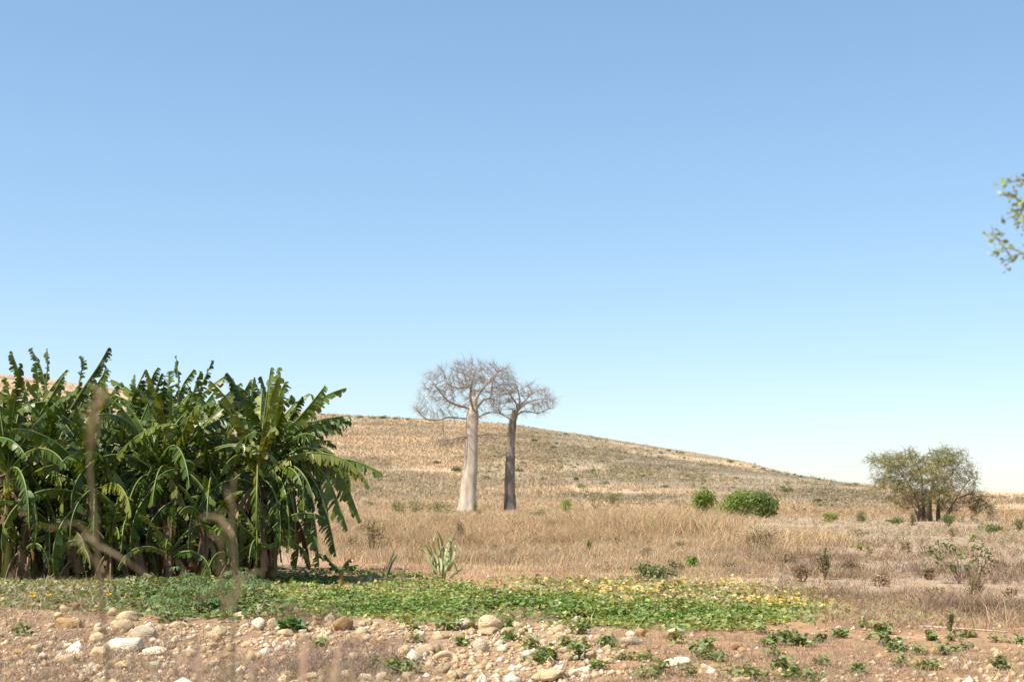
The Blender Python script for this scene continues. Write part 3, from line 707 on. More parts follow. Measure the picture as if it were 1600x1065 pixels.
for px, py, w, h, c in [(560, 838, 30, 22, 0), (610, 846, 34, 18, 1), (665, 838, 26, 18, 0), (720, 848, 20, 34, 2), (735, 858, 34, 22, 0), (770, 866, 30, 18, 1), (800, 872, 26, 16, 0), (835, 858, 30, 20, 1), (870, 874, 26, 14, 0), (895, 848, 34, 20, 0), (960, 856, 30, 20, 1), (990, 846, 28, 18, 0), (1010, 870, 34, 16, 1), (1060, 862, 30, 16, 0), (1110, 872, 30, 18, 1), (1140, 892, 36, 16, 0), (1230, 885, 40, 22, 1), (1250, 908, 44, 24, 0), (1330, 895, 44, 22, 0), (1375, 915, 40, 20, 1), (1450, 905, 36, 18, 0), (1420, 862, 30, 16, 2), (1490, 838, 40, 14, 2), (1345, 838, 34, 12, 2), (1560, 890, 40, 18, 0), (1530, 928, 44, 22, 0), (1575, 935, 36, 18, 1), (1460, 932, 40, 16, 1), (545, 862, 30, 24, 2), (530, 825, 30, 30, 2), (690, 822, 30, 18, 2), (860, 828, 30, 16, 2)]:
    kn = ['dark brown', 'tan', 'olive brown'][c]; side = px > 1150
    bush(px, py, w, h, [(0.24, 0.165, 0.095), (0.42, 0.30, 0.18), (0.29, 0.25, 0.13)][c], kn + ' dried shrub ' + ('in the grey weeds of the open plain' if side else 'in the tan grass below the baobabs'), kn + (' shrubs on the plain' if side else ' shrubs in the grass'), 'dry_shrub', 360, .04, 7)
for o in list(col.objects):
    if o.get('label') == 'yellow green sprig in the grey weeds short of the spreading tree': o['group'] = 'yellow green sprigs in the grey weeds'
# hillside shrubs: shared meshes, single individuals
vari = []
for k, c in enumerate([(0.13, 0.14, 0.055), (0.10, 0.12, 0.045), (0.17, 0.19, 0.06), (0.08, 0.10, 0.04), (0.20, 0.18, 0.09)]):
    G = Geo(); 
    for q in range(5):
        a = rng.uniform(0, 6.28); puff(G, np.array([[math.cos(a) * .45, math.sin(a) * .45, rng.uniform(0, .25)]]), np.array([rng.uniform(.5, .8)]), 60, np.array([c]), .95, .3)
    vari.append(G.build('shrub', M['leaf']))
def shrub(px, py, w, v, label, group=None):
    p = hit(px, py)[0]
    if np.isnan(p[0]): return
    s = w * p[1] / FPX / 2.0
    o = obj('hillside_shrub', vari[v], loc=p); o.scale = (s, s, s * random.uniform(.7, 1.05)); o.rotation_euler.z = random.uniform(0, 6.28)
    if group: label = label.replace('green shrub', ['dull olive', 'dark green', 'fresh green', 'blackish green', 'brownish'][v] + ' shrub'); group = ['olive ', 'dark green ', 'fresh green ', 'blackish ', 'brownish '][v] + group
    tag(o, label, 'shrub', group)
shrub(683, 724, 15, 3, 'small dark shrub on the tan slope past the banana plants')
shrub(714, 737, 22, 1, 'large dark green shrub on the slope behind the pale baobab trunk')
shrub(1338, 757, 9, 3, 'lone dark shrub standing on the far low ridge')
shrub(1354, 757, 12, 2, 'round olive shrub beside the lone dark one on the far ridge')
def crest_y(x): return np.interp(x, crest[:, 0], crest[:, 1])
for x, w, v in [(503, 8, 1), (520, 10, 4), (545, 9, 0), (562, 12, 3), (580, 14, 0), (598, 16, 1), (618, 14, 4), (636, 9, 0), (884, 7, 1), (905, 6, 0), (932, 8, 3), (948, 6, 0), (1045, 9, 1), (1057, 7, 3), (1065, 10, 3), (1142, 12, 1), (1158, 8, 4), (1178, 9, 0), (1192, 8, 1), (1232, 7, 0), (1255, 6, 3)]:
    shrub(x, crest_y(x) + 3, w, v, 'small green shrub on the skyline of the hill', 'shrubs along the hill skyline')
for x, y, w, v in [(812, 737, 14, 1), (835, 690, 12, 1), (818, 724, 12, 0), (876, 722, 14, 0), (862, 703, 10, 4), (900, 750, 12, 1), (909, 762, 18, 2), (946, 756, 14, 2), (987, 740, 9, 2), (1005, 745, 10, 1), (1017, 742, 9, 0), (1038, 762, 14, 1), (1010, 735, 8, 0), (1100, 752, 14, 2), (1228, 768, 24, 2), (1306, 784, 22, 0), (1280, 786, 26, 3), (1098, 763, 14, 2), (780, 715, 12, 0), (772, 700, 9, 4), (740, 742, 18, 0), (760, 748, 18, 4), (790, 752, 16, 0), (1150, 748, 12, 0), (1250, 745, 10, 2), (1072, 745, 10, 0), (970, 718, 9, 0), (1040, 730, 8, 2), (925, 735, 8, 0), (700, 705, 8, 4)]:
    shrub(x, y, w, v, 'green shrub among the grey scrub of the hillside', 'green shrubs on the scrub slope')
P = scatter(S_MAIN, 60, 0.3, .03, 2)
for q in P:
    px, py = pix(*q); shrub(float(px), float(py), random.uniform(5, 9), random.randrange(5), 'green shrub among the grey scrub of the hillside', 'green shrubs on the scrub slope')
for x, y, w, v in [(605, 727, 14, 4), (560, 735, 16, 0), (580, 790, 22, 2), (540, 700, 9, 4), (625, 750, 12, 4), (590, 765, 18, 4), (645, 765, 10, 0), (515, 740, 14, 4)]:
    shrub(x, y, w, v, 'green shrub on the tan grass slope near the banana plants', 'shrubs on the grass slope by the bananas')

# ---------------------------------------------------------------- stones
def stone_mesh(seed, ang):
    import bmesh
    bm = bmesh.new(); bmesh.ops.create_icosphere(bm, subdivisions=3, radius=1)
    r = np.random.default_rng(seed); pl = nrm(r.normal(size=(12 if ang else 7, 3))); dd = r.uniform(.52, .88, len(pl))
    ph = r.uniform(0, 6, 6)
    for v in bm.verts:
        p = np.array(v.co)
        for q, d in zip(pl, dd):
            e = p @ q - d
            if e > 0: p = p - q * e * (0.98 if ang else 0.8)
        n = (0.05 * math.sin(p[0] * 13 + ph[5]) * math.sin(p[1] * 11 + ph[2]) * math.sin(p[2] * 12 + ph[1])) + 0.09 * math.sin(p[0] * 3.1 + ph[0]) * math.sin(p[1] * 2.7 + ph[1]) + 0.05 * math.sin(p[2] * 5 + ph[2] + p[0] * 2) + 0.03 * math.sin(p[0] * 9 + ph[3]) * math.sin(p[1] * 8 + ph[4])
        v.co = Vector(p * (1 + n))
    me = bpy.data.meshes.new('stone'); bm.to_mesh(me); bm.free()
    me.polygons.foreach_set('use_smooth', np.ones(len(me.polygons), bool)); me.update(); return me
SM = [stone_mesh(k, k % 2) for k in range(12)]
SMM = {}
def smesh(k, mt):
    if (k, mt) not in SMM:
        m = SM[k].copy(); m.materials.append(M[mt]); SMM[(k, mt)] = m
    return SMM[(k, mt)]
CN = {'st_tan': 'tan', 'st_white': 'pale white', 'st_ochre': 'ochre', 'st_red': 'red brown', 'st_grey': 'grey white'}
nstone = [0]
def put_stone(px, py, w, h, mt, where, label=None):
    """px,py = the bottom middle of the stone in the photo"""
    p = hit(px, py)[0]
    if np.isnan(p[0]): return
    s = p[1] / FPX
    a, c = w * s / 2 / .82, h * s / 2 / .72
    big = w * s > 0.17
    o = obj('stone', smesh(random.randrange(12), mt), loc=(p[0], p[1] + a * .4, p[2] + c * .45))
    o.scale = (a, a * random.uniform(.75, 1.1), max(c, a * .4)); o.rotation_euler = (random.uniform(-.2, .2), random.uniform(-.2, .2), random.choice([0, math.pi]) + random.uniform(-.35, .35))
    shp = random.randrange(12); o.data = smesh(shp, mt); flat = h < w * .6
    wd = ('large ' if big else 'small ') + ('flat ' if flat else '') + ('angular ' if shp % 2 else 'rounded ') + CN[mt]
    lab = label or wd + ' stone ' + where
    tag(o, lab, 'stone', None if label else wd + ' stones ' + where); nstone[0] += 1
W1 = 'lying in dry litter before the banana plants'; W2 = 'lying among weeds on the bare red soil'; W3 = 'in the pale heap among grey weeds'
T_, H_, O_, R_ = 'st_tan', 'st_white', 'st_ochre', 'st_red'
for px, py, w, h, mt in [(190, 986, 30, 20, T_), (198, 970, 30, 17, T_), (152, 1029, 28, 20, T_), (106, 980, 38, 17, O_), (98, 957, 16, 12, T_), (150, 1003, 22, 16, T_), (175, 962, 15, 14, T_), (100, 1037, 32, 17, T_), (54, 1022, 18, 15, T_),
    (105, 1012, 14, 9, H_), (30, 1021, 18, 8, O_), (240, 1044, 15, 13, H_), (276, 982, 22, 12, T_), (404, 984, 21, 19, H_), (343, 993, 18, 17, T_), (425, 980, 18, 16, T_), (378, 966, 24, 11, T_), (515, 973, 14, 13, H_), (445, 994, 20, 12, T_),
    (476, 1003, 20, 15, T_), (508, 988, 24, 8, T_), (573, 1001, 12, 11, H_), (566, 978, 10, 9, H_), (494, 968, 14, 9, T_), (583, 1007, 14, 12, O_), (482, 1002, 12, 14, H_), (632, 1022, 18, 14, T_), (502, 999, 20, 9, T_), (762, 992, 32, 9, T_), (813, 992, 13, 10, T_), (831, 989, 8, 9, H_),
    (748, 1018, 16, 9, T_), (903, 970, 16, 8, H_), (888, 989, 13, 8, T_), (850, 1007, 13, 9, H_), (884, 1021, 13, 12, T_), (888, 1032, 16, 13, T_), (892, 1003, 14, 9, T_), (873, 998, 16, 9, T_), (862, 1013, 17, 7, T_), (845, 1022, 11, 9, T_), (868, 976, 10, 6, H_), (877, 975, 9, 7, H_),
    (926, 1031, 21, 16, T_), (951, 1036, 18, 10, T_), (954, 997, 12, 11, T_), (955, 1054, 12, 8, H_), (664, 1019, 26, 12, T_), (682, 1018, 14, 14, T_), (692, 1050, 20, 15, T_), (706, 1060, 18, 14, T_), (738, 1033, 10, 9, H_), (645, 979, 10, 8, H_), (663, 1003, 8, 7, T_),
    (985, 995, 15, 10, H_), (1002, 994, 16, 16, O_), (975, 1013, 11, 9, T_), (966, 1023, 16, 7, T_), (445, 1060, 26, 12, T_), (485, 1062, 24, 13, T_), (545, 1062, 14, 10, T_), (570, 1063, 24, 12, H_), (600, 1064, 20, 14, T_), (640, 1062, 26, 12, T_), (460, 1045, 14, 10, T_)]:
    put_stone(px, py, w, h, mt, W1)
put_stone(224, 1002, 40, 26, H_, '', 'large whitest angular stone in the pile before the banana plants')
put_stone(192, 1018, 52, 24, H_, '', 'broadest low cream boulder of the pile before the banana plants')
put_stone(238, 1024, 36, 13, H_, '', 'flat cream stone lying against the broadest boulder of the pile')
put_stone(116, 953, 26, 12, R_, '', 'flat red brown slab at the edge of the faded creeper')
put_stone(534, 984, 30, 24, O_, '', 'boxy upright ochre stone at the edge of the green vine strip')
put_stone(720, 984, 28, 17, H_, '', 'rounded white stone touching the green vine strip')
put_stone(766, 984, 36, 22, T_, '', 'big tan block beside the rounded white stone at the vine strip')
put_stone(752, 1018, 20, 22, H_, '', 'upright cream stone on bare tan earth')
put_stone(784, 1018, 13, 10, H_, '', 'small bright white pebble alone on bare tan earth')
put_stone(860, 1064, 50, 17, T_, '', 'long low tan slab half buried in dry litter')
put_stone(986, 1007, 24, 14, H_, '', 'white wedge shaped stone where the stones meet the red soil')
put_stone(1056, 995, 24, 14, H_, '', 'white stone half covered by a wilted yellow green weed')
put_stone(1058, 1040, 40, 13, H_, '', 'long white stone lying flat on red soil')
for px, py, w, h, mt in [(1184, 983, 8, 7, H_), (1150, 1015, 12, 9, R_), (1160, 1020, 13, 10, O_), (1160, 1064, 26, 8, T_), (1439, 1034, 18, 10, O_), (1462, 1019, 15, 8, O_), (1516, 1011, 12, 12, H_), (1432, 1056, 8, 8, H_), (1467, 1034, 7, 6, H_), (1420, 999, 7, 5, H_), (1335, 968, 6, 6, H_), (1415, 945, 20, 7, T_), (1431, 945, 9, 8, T_),
    (1471, 953, 8, 5, H_), (1540, 944, 10, 7, O_), (1435, 927, 6, 5, H_), (1380, 953, 12, 7, T_), (1318, 1053, 8, 7, H_), (1308, 977, 6, 5, T_), (1230, 1045, 8, 6, T_), (1191, 1030, 7, 6, T_), (1480, 1042, 8, 6, H_), (1350, 1055, 7, 5, T_), (1270, 1040, 7, 5, T_)]:
    put_stone(px, py, w, h, mt, W2)
for k in range(20):
    put_stone(random.gauss(1420, 14), random.gauss(889, 4.5), random.uniform(4, 9), random.uniform(3, 6), 'st_grey', W3)
P = scatter([(-120, 958), (420, 966), (640, 975), (900, 980), (960, 1010), (900, 1085), (-120, 1085)], 165, 0.4, .5, 7)
for q in P:
    px, py = pix(*q); w = random.choice([6, 7, 8, 9, 10, 11, 12, 15]) * (1 + (py - 960) / 300); put_stone(float(px), float(py), w, w * random.uniform(.5, .85), random.choice([T_, T_, T_, O_, H_]), W1)
# hollow stone
p = hit(696, 1032)[0]; G = Geo(); th = np.linspace(-.15, math.pi + .15, 15); R0 = .085
tube(G, np.stack([np.cos(th) * .105 , .02 * np.sin(th * 2), np.sin(th) * .075 - .005], 1), .026 + .009 * np.sin(th * 2.3 + 1) ** 2, 9)
o = obj('hollow_stone', G.build('hollow_stone', M['st_tan'], True), loc=p); tag(o, 'arched tan stone with a dark hollow under it', 'stone')
# pebbles too small to count
G = Geo(); ico = np.array([(1, 0, 0), (-1, 0, 0), (0, 1, 0), (0, -1, 0), (0, 0, 1), (0, 0, -1)], float); icf = np.array([(0, 2, 4), (2, 1, 4), (1, 3, 4), (3, 0, 4), (2, 0, 5), (1, 2, 5), (3, 1, 5), (0, 3, 5)])
for poly, n, cl in (([(-300, 950), (640, 965), (900, 972), (960, 1010), (900, 1140), (-300, 1140)], 6500, .42), (Z_SOIL1, 700, .4), ([(900, 985), (1700, 975), (1700, 1140), (880, 1140)], 1500, .45), ([(-300, 962), (640, 975), (900, 980), (960, 1010), (900, 1140), (-300, 1140)], 1500, .45)):
    P = scatter(poly, n, cl, .7, 4); s = rng.gamma(2, .009 if n != 1500 or cl != .45 or poly[0][0] > 0 else .015, n) + .008
    V = ico[None] * (1 + rng.normal(0, .22, (n, 6, 3))) * np.array([1, 1, .7]); a = rng.uniform(0, 6.28, n)
    X = V[..., 0] * np.cos(a)[:, None] - V[..., 1] * np.sin(a)[:, None]; Y_ = V[..., 0] * np.sin(a)[:, None] + V[..., 1] * np.cos(a)[:, None]
    V = np.stack([X, Y_, V[..., 2]], -1) * s[:, None, None] + P[:, None] + [0, 0, .004]
    c = np.where(rng.random((n, 1)) < .75, np.array((.48, .33, .18)), np.array((.62, .52, .38))) * (1 + rng.normal(0, .15, (n, 1)))
    G.add(V.reshape(-1, 3), None, (np.arange(n)[:, None, None] * 6 + icf).reshape(-1, 3), np.repeat(c, 6, 0))
o = obj('pebbles', G.build('pebbles', M['twig']), kind='stuff'); o['label'] = 'loose tan pebbles strewn over the dry foreground earth'; o['category'] = 'pebbles'

# ---------------------------------------------------------------- small leafy weeds on the soil
def weed(px, py, w, h, c, label, group=None, leaf=.062, k=60, name='leafy_weed'):
    p = hit(px, py)[0]; s = p[1] / FPX; W = w * s; Hh = max(h * s, .05)
    S = Geo(); F = Geo(); m = max(5, k // 8); LP = []; LN = []
    for q in range(m):
        a = rng.uniform(0, 6.28); r = rng.uniform(.2, .5) * W; e = np.array([math.cos(a) * r, math.sin(a) * r, Hh * rng.uniform(.45, 1)])
        mid = e * [.45, .45, .75] + rng.normal(0, .01, 3); tube(S, [[0, 0, -.02], mid, e], [.006, .005, .003], 3, (0.16, 0.17, 0.06))
        t = rng.uniform(.25, 1.05, (13, 1)); LP.append(mid * (1 - t) + e * t + rng.normal(0, .035, (13, 3)))
    LP = np.concatenate(LP); LP[:, 2] = np.maximum(LP[:, 2], .015); n = len(LP); l = leaf * rng.uniform(.6, 1.3, n)
    leaves(F, LP, l, l * .75, np.stack([rng.normal(0, .6, n), rng.normal(0, .6, n), np.ones(n)], 1), jcol(c, n, .2, .08), .15)
    o = thing(name, label, 'weed', p, group); obj('stem', S.build('stem', M['leaf']), o); obj('foliage', F.build('foliage', M['leaf']), o)
GW = (0.20, 0.25, 0.085); PW = (0.29, 0.31, 0.13)
lw = 'leafy green weed sprouting from bare red soil'; lg = 'green weeds on the red soil'
for px, py, w, h in [(1030, 1052, 30, 22), (1008, 1060, 50, 14), (1000, 1032, 40, 10), (972, 1030, 24, 9), (1107, 1012, 20, 14), (1105, 1030, 40, 10), (1085, 1018, 18, 8), (1125, 1033, 22, 14), (1076, 1058, 24, 16), (1150, 1058, 50, 18), (1180, 1062, 50, 20), (1200, 1008, 40, 16), (1190, 990, 24, 12), (1225, 1002, 44, 18), (1242, 1008, 18, 14), (1260, 1008, 40, 10), (1216, 1028, 26, 14), (1222, 1045, 30, 16), (1240, 1060, 40, 14), (1282, 1003, 12, 10),
    (1270, 1062, 40, 12), (1350, 980, 16, 10), (1310, 995, 30, 12), (1378, 990, 34, 18), (1390, 1008, 26, 14), (1358, 998, 14, 8), (1402, 1018, 34, 14), (1454, 1000, 14, 10), (1485, 1000, 16, 10), (1508, 1014, 20, 12), (1440, 1022, 24, 14), (1515, 995, 16, 6), (1480, 1023, 34, 20), (1450, 1045, 36, 10), (1560, 1003, 34, 14), (1562, 1045, 24, 12), (1590, 1005, 20, 14), (1405, 1040, 22, 14), (1285, 1038, 22, 12), (1338, 1052, 22, 12)]:
    cw = random.choice([GW, GW, PW]); wd = ('pale ' if cw == PW else '') + ('spreading ' if w >= 34 else 'tiny ' if w < 18 else 'bushy ')
    weed(px, py, w, h * .8, cw, wd + lw, wd + lg, k=int(20 + w), leaf=random.uniform(.04, .075))
weed(1056, 1004, 22, 16, (0.30, 0.30, 0.09), 'wilted yellow green weed hanging over a white stone', k=50)
lw2 = 'leafy green weed among stones and dry litter'; lg2 = 'green weeds among the stones'
for px, py, w, h in [(625, 1052, 44, 16), (588, 1042, 24, 10), (842, 1036, 44, 14), (858, 1030, 20, 14), (830, 1012, 24, 12), (905, 1030, 22, 26), (650, 1003, 22, 8), (722, 1008, 18, 8), (700, 984, 44, 12), (645, 985, 18, 12), (500, 1012, 26, 10), (905, 990, 30, 16), (950, 1010, 26, 12), (795, 1000, 20, 9), (930, 1045, 22, 8), (33, 992, 14, 10), (270, 972, 40, 18), (740, 984, 16, 10), (885, 1012, 16, 10), (790, 982, 20, 12), (640, 1050, 20, 10)]:
    cw = random.choice([GW, GW, PW]); wd = ('pale ' if cw == PW else '') + ('spreading ' if w >= 34 else 'tiny ' if w < 19 else 'bushy ')
    weed(px, py, w, h, cw, wd + lw2, wd + lg2, k=int(24 + w * 1.2))
weed(456, 985, 46, 15, (0.15, 0.24, 0.08), 'broad leaved light green weed beside the brown litter mound', leaf=.16, k=36)
# palmate-leaved plants in front of the banana stems
def palmate(px, py, h, label):
    p = hit(px, py)[0]; s = p[1] / FPX; Hh = h * s; S = Geo(); o = thing('cassava_plant', label, 'plant', p)
    tube(S, [[0, 0, -.03], [.02, 0, Hh * .5], [.0, .02, Hh * .85]], [.014, .011, .008], 5, (0.22, 0.17, 0.09))
    n = 13
    obj('stem', S.build('stem', M['twig']), o)
    for q in range(n):
        a = q * 2.4; z = Hh * (0.3 + .55 * q / n); r = .12 + .16 * (1 - q / n); b = np.array([0, 0, z]); e = np.array([math.cos(a) * r, math.sin(a) * r, z + rng.uniform(-.02, .12)])
        g = Geo(); tube(g, [b, (b + e) / 2 + [0, 0, .02], e], [.004, .003, .003], 3, (0.25, 0.2, 0.08))
        c = jcol((0.115, 0.185, 0.06), 1, .2, .05)[0]
        for f in range(7):
            fa = a + (f - 3) * .72; l = rng.uniform(.09, .13) * (1.1 if 1 < f < 5 else .75); d = np.array([math.cos(fa), math.sin(fa), -.35]); sd = np.array([-math.sin(fa), math.cos(fa), 0]) * l * .17
            g.add([e, e + d * l * .55 + sd + [0, 0, .015], e + d * l - [0, 0, .03], e + d * l * .55 - sd + [0, 0, .015]], [[0, 1, 2, 3]], None, c)
        obj('leaf', g.build('leaf', M['leaf']), o)
palmate(288, 948, 66, 'tallest dark green plant with finger shaped leaves before the banana stems')
palmate(308, 958, 52, 'bushy finger leaved plant beside the tallest one before the banana stems')
palmate(372, 945, 62, 'finger leaved plant rising behind the forked dry stalk')
palmate(262, 968, 40, 'low finger leaved plant at the edge of the stones'); palmate(338, 955, 46, 'finger leaved plant between two taller ones in the creeper'); palmate(395, 940, 46, 'finger leaved plant where the faded creeper meets the green strip')
# two tall thin-stemmed plants with drooping leaf tufts
def tuft_plant(px, py, tufts, label):
    p = hit(px, py)[0]; s = p[1] / FPX; o = thing('tufted_plant', label, 'plant', p)
    for tx, ty, r in tufts:
        e = np.array([(tx - px) * s, rng.uniform(-.15, .15), (py - ty) * s]); g = Geo()
        tube(g, [[0, 0, -.03], e * [.35, .4, .55], e], [.012, .009, .006], 4, (0.26, 0.18, 0.13)); st = obj('stem', g.build('stem', M['twig']), o)
        n = 30; D = nrm(rng.normal(size=(n, 3))); P = e + D * r * s * rng.uniform(.2, 2.3, (n, 1)) * [1, 1, .9]; l = rng.uniform(.05, .10, n); f = Geo()
        leaves(f, P, l, l * .6, D + [0, 0, .3], jcol((0.19, 0.22, 0.08), n, .3, .1), .2); obj('leaf_tuft', f.build('leaf_tuft', M['leaf']), o, kind='stuff')
tuft_plant(1500, 912, [(1478, 852, 10), (1496, 858, 8), (1470, 874, 6), (1502, 869, 5), (1488, 886, 5), (1460, 862, 6)], 'leggy plant with scattered dark leaf tufts beside the pale stone heap')
tuft_plant(1530, 905, [(1526, 856, 9), (1540, 860, 9), (1548, 872, 6), (1528, 876, 6), (1536, 892, 5), (1511, 888, 8), (1514, 898, 6)], 'rounder dark leaved plant next to the leggy one by the red earth')

# ---------------------------------------------------------------- banana plants
def leaf_geo(spine, width, fold, seed, cbase, tear=0.5, taper0=.12, dry=0.0, roll=0.0):
    """torn banana blade hung on a spine; returns blade Geo, midrib Geo"""
    r = np.random.default_rng(seed); n = len(spine); t = nrm(np.gradient(spine, axis=0))
    ref = np.array([0, 0, 1.0]); s = np.cross(t, ref); hz = nrm(np.array([[spine[-1][1] - spine[0][1], -(spine[-1][0] - spine[0][0]), 0.0]]) + 1e-6)
    s = np.where(np.linalg.norm(s, axis=1, keepdims=True) < .25, hz, s); s = nrm(s); sg = np.sign((s * s[n // 2]).sum(1, keepdims=True)); s = s * np.where(sg == 0, 1, sg); s = nrm(s + .0)
    s = nrm(s - t * (s * t).sum(1, keepdims=True)); nn = np.cross(s, t)
    if roll:
        s, nn = s * math.cos(roll) + nn * math.sin(roll), nn * math.cos(roll) - s * math.sin(roll)
    u = np.linspace(0, 1, n); w = width * np.clip(u / taper0, 0, 1) ** .6 * np.clip((1.04 - u) / .3, 0, 1) ** .55
    G = Geo()
    for side in (-1, 1):
        i = 0; wf = 0.; dens = r.uniform(.3, .9)
        while i < n - 1:
            if r.random() < .12: dens = r.uniform(.15, 1)
            g = int(min(n - 1 - i, r.integers(1, 4) if r.random() < tear * .75 + dens * .25 else r.integers(3, 8)))
            wf = .45 * wf + r.normal(0, .27) + (r.normal(0, .6) if r.random() < .18 else 0); f = fold + wf; fl = r.uniform(.6, 1.12); sw = r.uniform(.25, .6); sag = r.uniform(.05, .3)
            idx = np.arange(i, i + g + 1); uu = u[idx]; ctr = spine[idx].mean(0)
            b = s[idx] * side * math.cos(f) - nn[idx] * math.sin(f) + t[idx] * sw
            b = nrm(b); ww = w[idx][:, None] * fl
            inner = spine[idx]; mid = inner + b * ww * .55; out = inner + b * ww * .97 - np.array([0, 0, 1]) * ww * sag
            cm = mid.mean(0); co = out.mean(0); sh = r.uniform(.05, .22)
            mid = mid + (cm - mid) * sh * .5; out = out + (co - out) * (sh + r.uniform(.12, .5))
            V = np.concatenate([inner, mid, out]); m = g + 1; k = np.arange(g)[:, None]
            Q = np.concatenate([k + np.array([[0, 1, m + 1, m]]), k + np.array([[m, m + 1, 2 * m + 1, 2 * m]])])
            if side < 0: Q = Q[:, ::-1]
            c = np.array(cbase) * (1 + r.normal(0, .14)); e = np.where(r.random() < .25 + dry, 1, 0) * r.uniform(.3, .8)
            C = np.concatenate([np.repeat(c[None], 2 * m, 0), np.repeat((c * (1 - e) + np.array((.30, .21, .09)) * e)[None], m, 0)])
            G.add(V, Q, None, C); i += g
    R = Geo(); tube(R, spine + nn * .006, np.linspace(.022, .007, n), 5, (np.array((0.25, 0.28, 0.08)) if dry < .5 else np.array((.30, .21, .12))))
    return G, R
def arc(b, az, e0, bend, L, n, pw=1.4):
    u = np.linspace(0, 1, n); e = e0 - bend * u ** pw; ds = L / (n - 1)
    d = np.stack([np.cos(az) * np.cos(e), np.sin(az) * np.cos(e), np.sin(e)], 1); return b + np.concatenate([[np.zeros(3)], np.cumsum(d[:-1] * ds, 0)])
GB = [(0.062, 0.108, 0.012), (0.088, 0.142, 0.015), (0.046, 0.08, 0.010), (0.12, 0.168, 0.02), (0.19, 0.205, 0.03)]
def add_leaf(o, base, spine, width, fold, c, tear=.5, dry=0., name='leaf', roll=0.):
    g, rb = leaf_geo(spine, width, fold, int(rng.integers(1 << 30)), c, tear, dry=dry, roll=roll)
    l = obj(name, g.build(name, M['dry'] if dry > .5 else M['banana'], False), o)
    obj('midrib', rb.build('midrib', M['dry'] if dry > .5 else M['banana'], True), l)
def banana(px, Y, hs, label, nl=10, skirt=0, yellow=False, group='banana plants', skip=None, scale=1.0, dead=4, lf=1.0):
    x = (px - 800) / FPX * Y; b = np.array([x, Y, height(x, Y)]); o = thing('banana_plant', label, 'banana plant', b, None)
    lean = rng.normal(0, .10, 2); top = np.array([lean[0] * hs, lean[1] * hs, hs])
    P = spline([[0, 0, -.08], top * [.3, .3, .35], top * [.7, .7, .7], top], 12); g = Geo(); tube(g, P, np.linspace(.125, .06, 12) * scale, 10)
    ps = obj('pseudostem', g.build('pseudostem', M['pseudo_y'] if yellow else M['pseudo'], True), o)
    # ragged dry sheaths around the stem
    for q in range(5):
        a = rng.uniform(0, 6.28); z0 = rng.uniform(.0, .55) * hs; ln = rng.uniform(.5, 1.0); g = Geo(); m = 6
        for k in range(2):
            aa = a + k * .5; zz = np.linspace(z0 + ln, z0, m); rr = .13 * scale + np.linspace(0, .05, m) + rng.uniform(0, .03, m)
            cx = np.interp(zz, P[:, 2], P[:, 0]); cy = np.interp(zz, P[:, 2], P[:, 1])
            wv = .22 + rng.uniform(0, .12, m)
            V = np.concatenate([np.stack([cx + np.cos(aa - wv) * rr, cy + np.sin(aa - wv) * rr, zz], 1), np.stack([cx + np.cos(aa + wv) * rr, cy + np.sin(aa + wv) * rr, zz], 1)])
            kk = np.arange(m - 1)[:, None]; g.add(V, kk + np.array([[0, 1, m + 1, m]]))
        obj('dry_sheath', g.build('dry_sheath', M['sheath']), ps)
    a0 = rng.uniform(0, 6.28)
    for q in range(nl):
        age = (q + .5) / nl; azm = a0 + q * 2.4 + rng.normal(0, .25)
        if skip and skip(azm % 6.283): continue
        L = rng.uniform(1.55, 2.25) * scale * lf * (.8 + .3 * min(1, age * 2)); e0 = 1.45 - .85 * age + rng.normal(0, .08); bend = .12 + 2.5 * age ** 1.1 + rng.normal(0, .15)
        sp = arc(top - [0, 0, .18 * age], azm, e0, max(.05, bend), L, 84, 1.25)
        add_leaf(o, b, sp, rng.uniform(.15, .225) * scale, .6 + .75 * age + rng.normal(0, .15), random.choice(GB), tear=.55 + .3 * age)
    for q in range(skirt):
        azm = rng.uniform(0, 6.28); sp = arc(top * rng.uniform(.8, 1), azm, rng.uniform(.3, .8), rng.uniform(2.1, 2.5), rng.uniform(1.5, 2.2) * scale, 84, .75)
        add_leaf(o, b, sp, rng.uniform(.15, .22) * scale, 1.15, random.choice(GB[:3]), tear=.85)
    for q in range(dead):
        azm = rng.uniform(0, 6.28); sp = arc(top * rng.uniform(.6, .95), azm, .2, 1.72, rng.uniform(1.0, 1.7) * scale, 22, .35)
        add_leaf(o, b, sp, .14, 1.2, (0.15, 0.095, 0.05) if rng.random() < .75 else (0.36, 0.26, 0.10), tear=.9, dry=.8, name='dry_leaf')  # dead-leaf brown, darkened to paint in the shade inside the grove
    return o, b
def hero_leaf(o, b, Y, pts, width, fold, c=None, tear=.5, dys=0., roll=0., n=90):
    P = np.array([at(x, y, Y + dys * k / (len(pts) - 1)) for k, (x, y) in enumerate(pts)]) - b
    add_leaf(o, b, spline(P, n), width, fold, c or random.choice(GB), tear, roll=roll)
ordn = ['first', 'second', 'third', 'fourth', 'fifth', 'sixth', 'seventh', 'eighth', 'ninth', 'tenth', 'eleventh']
front = [428, 388, 342, 296, 250, 203, 155, 108, 60, 18, -40]
mid_ = [404, 352, 305, 255, 205, 150, 95, 40, -15]
back = [415, 365, 315, 262, 215, 165, 115, 60, 10]
FP = []
for k, px in enumerate(front):
    lab = ('banana plant with long leaves drooping over the bare red soil' if k == 0 else 'banana plant with a yellow lower stem in the front row' if px == 18 else
           ordn[k] + ' banana plant from the bare soil end of the front row')
    FP.append(banana(px + rng.uniform(-9, 9) * (k > 0), 26.9 + rng.uniform(-.5, .4), rng.uniform(1.35, 2.25) if k else 2.1, lab, nl=14, yellow=(px == 18), dead=6, lf=1.1 if k else .88, skirt=6 if k else 9))
MP = []
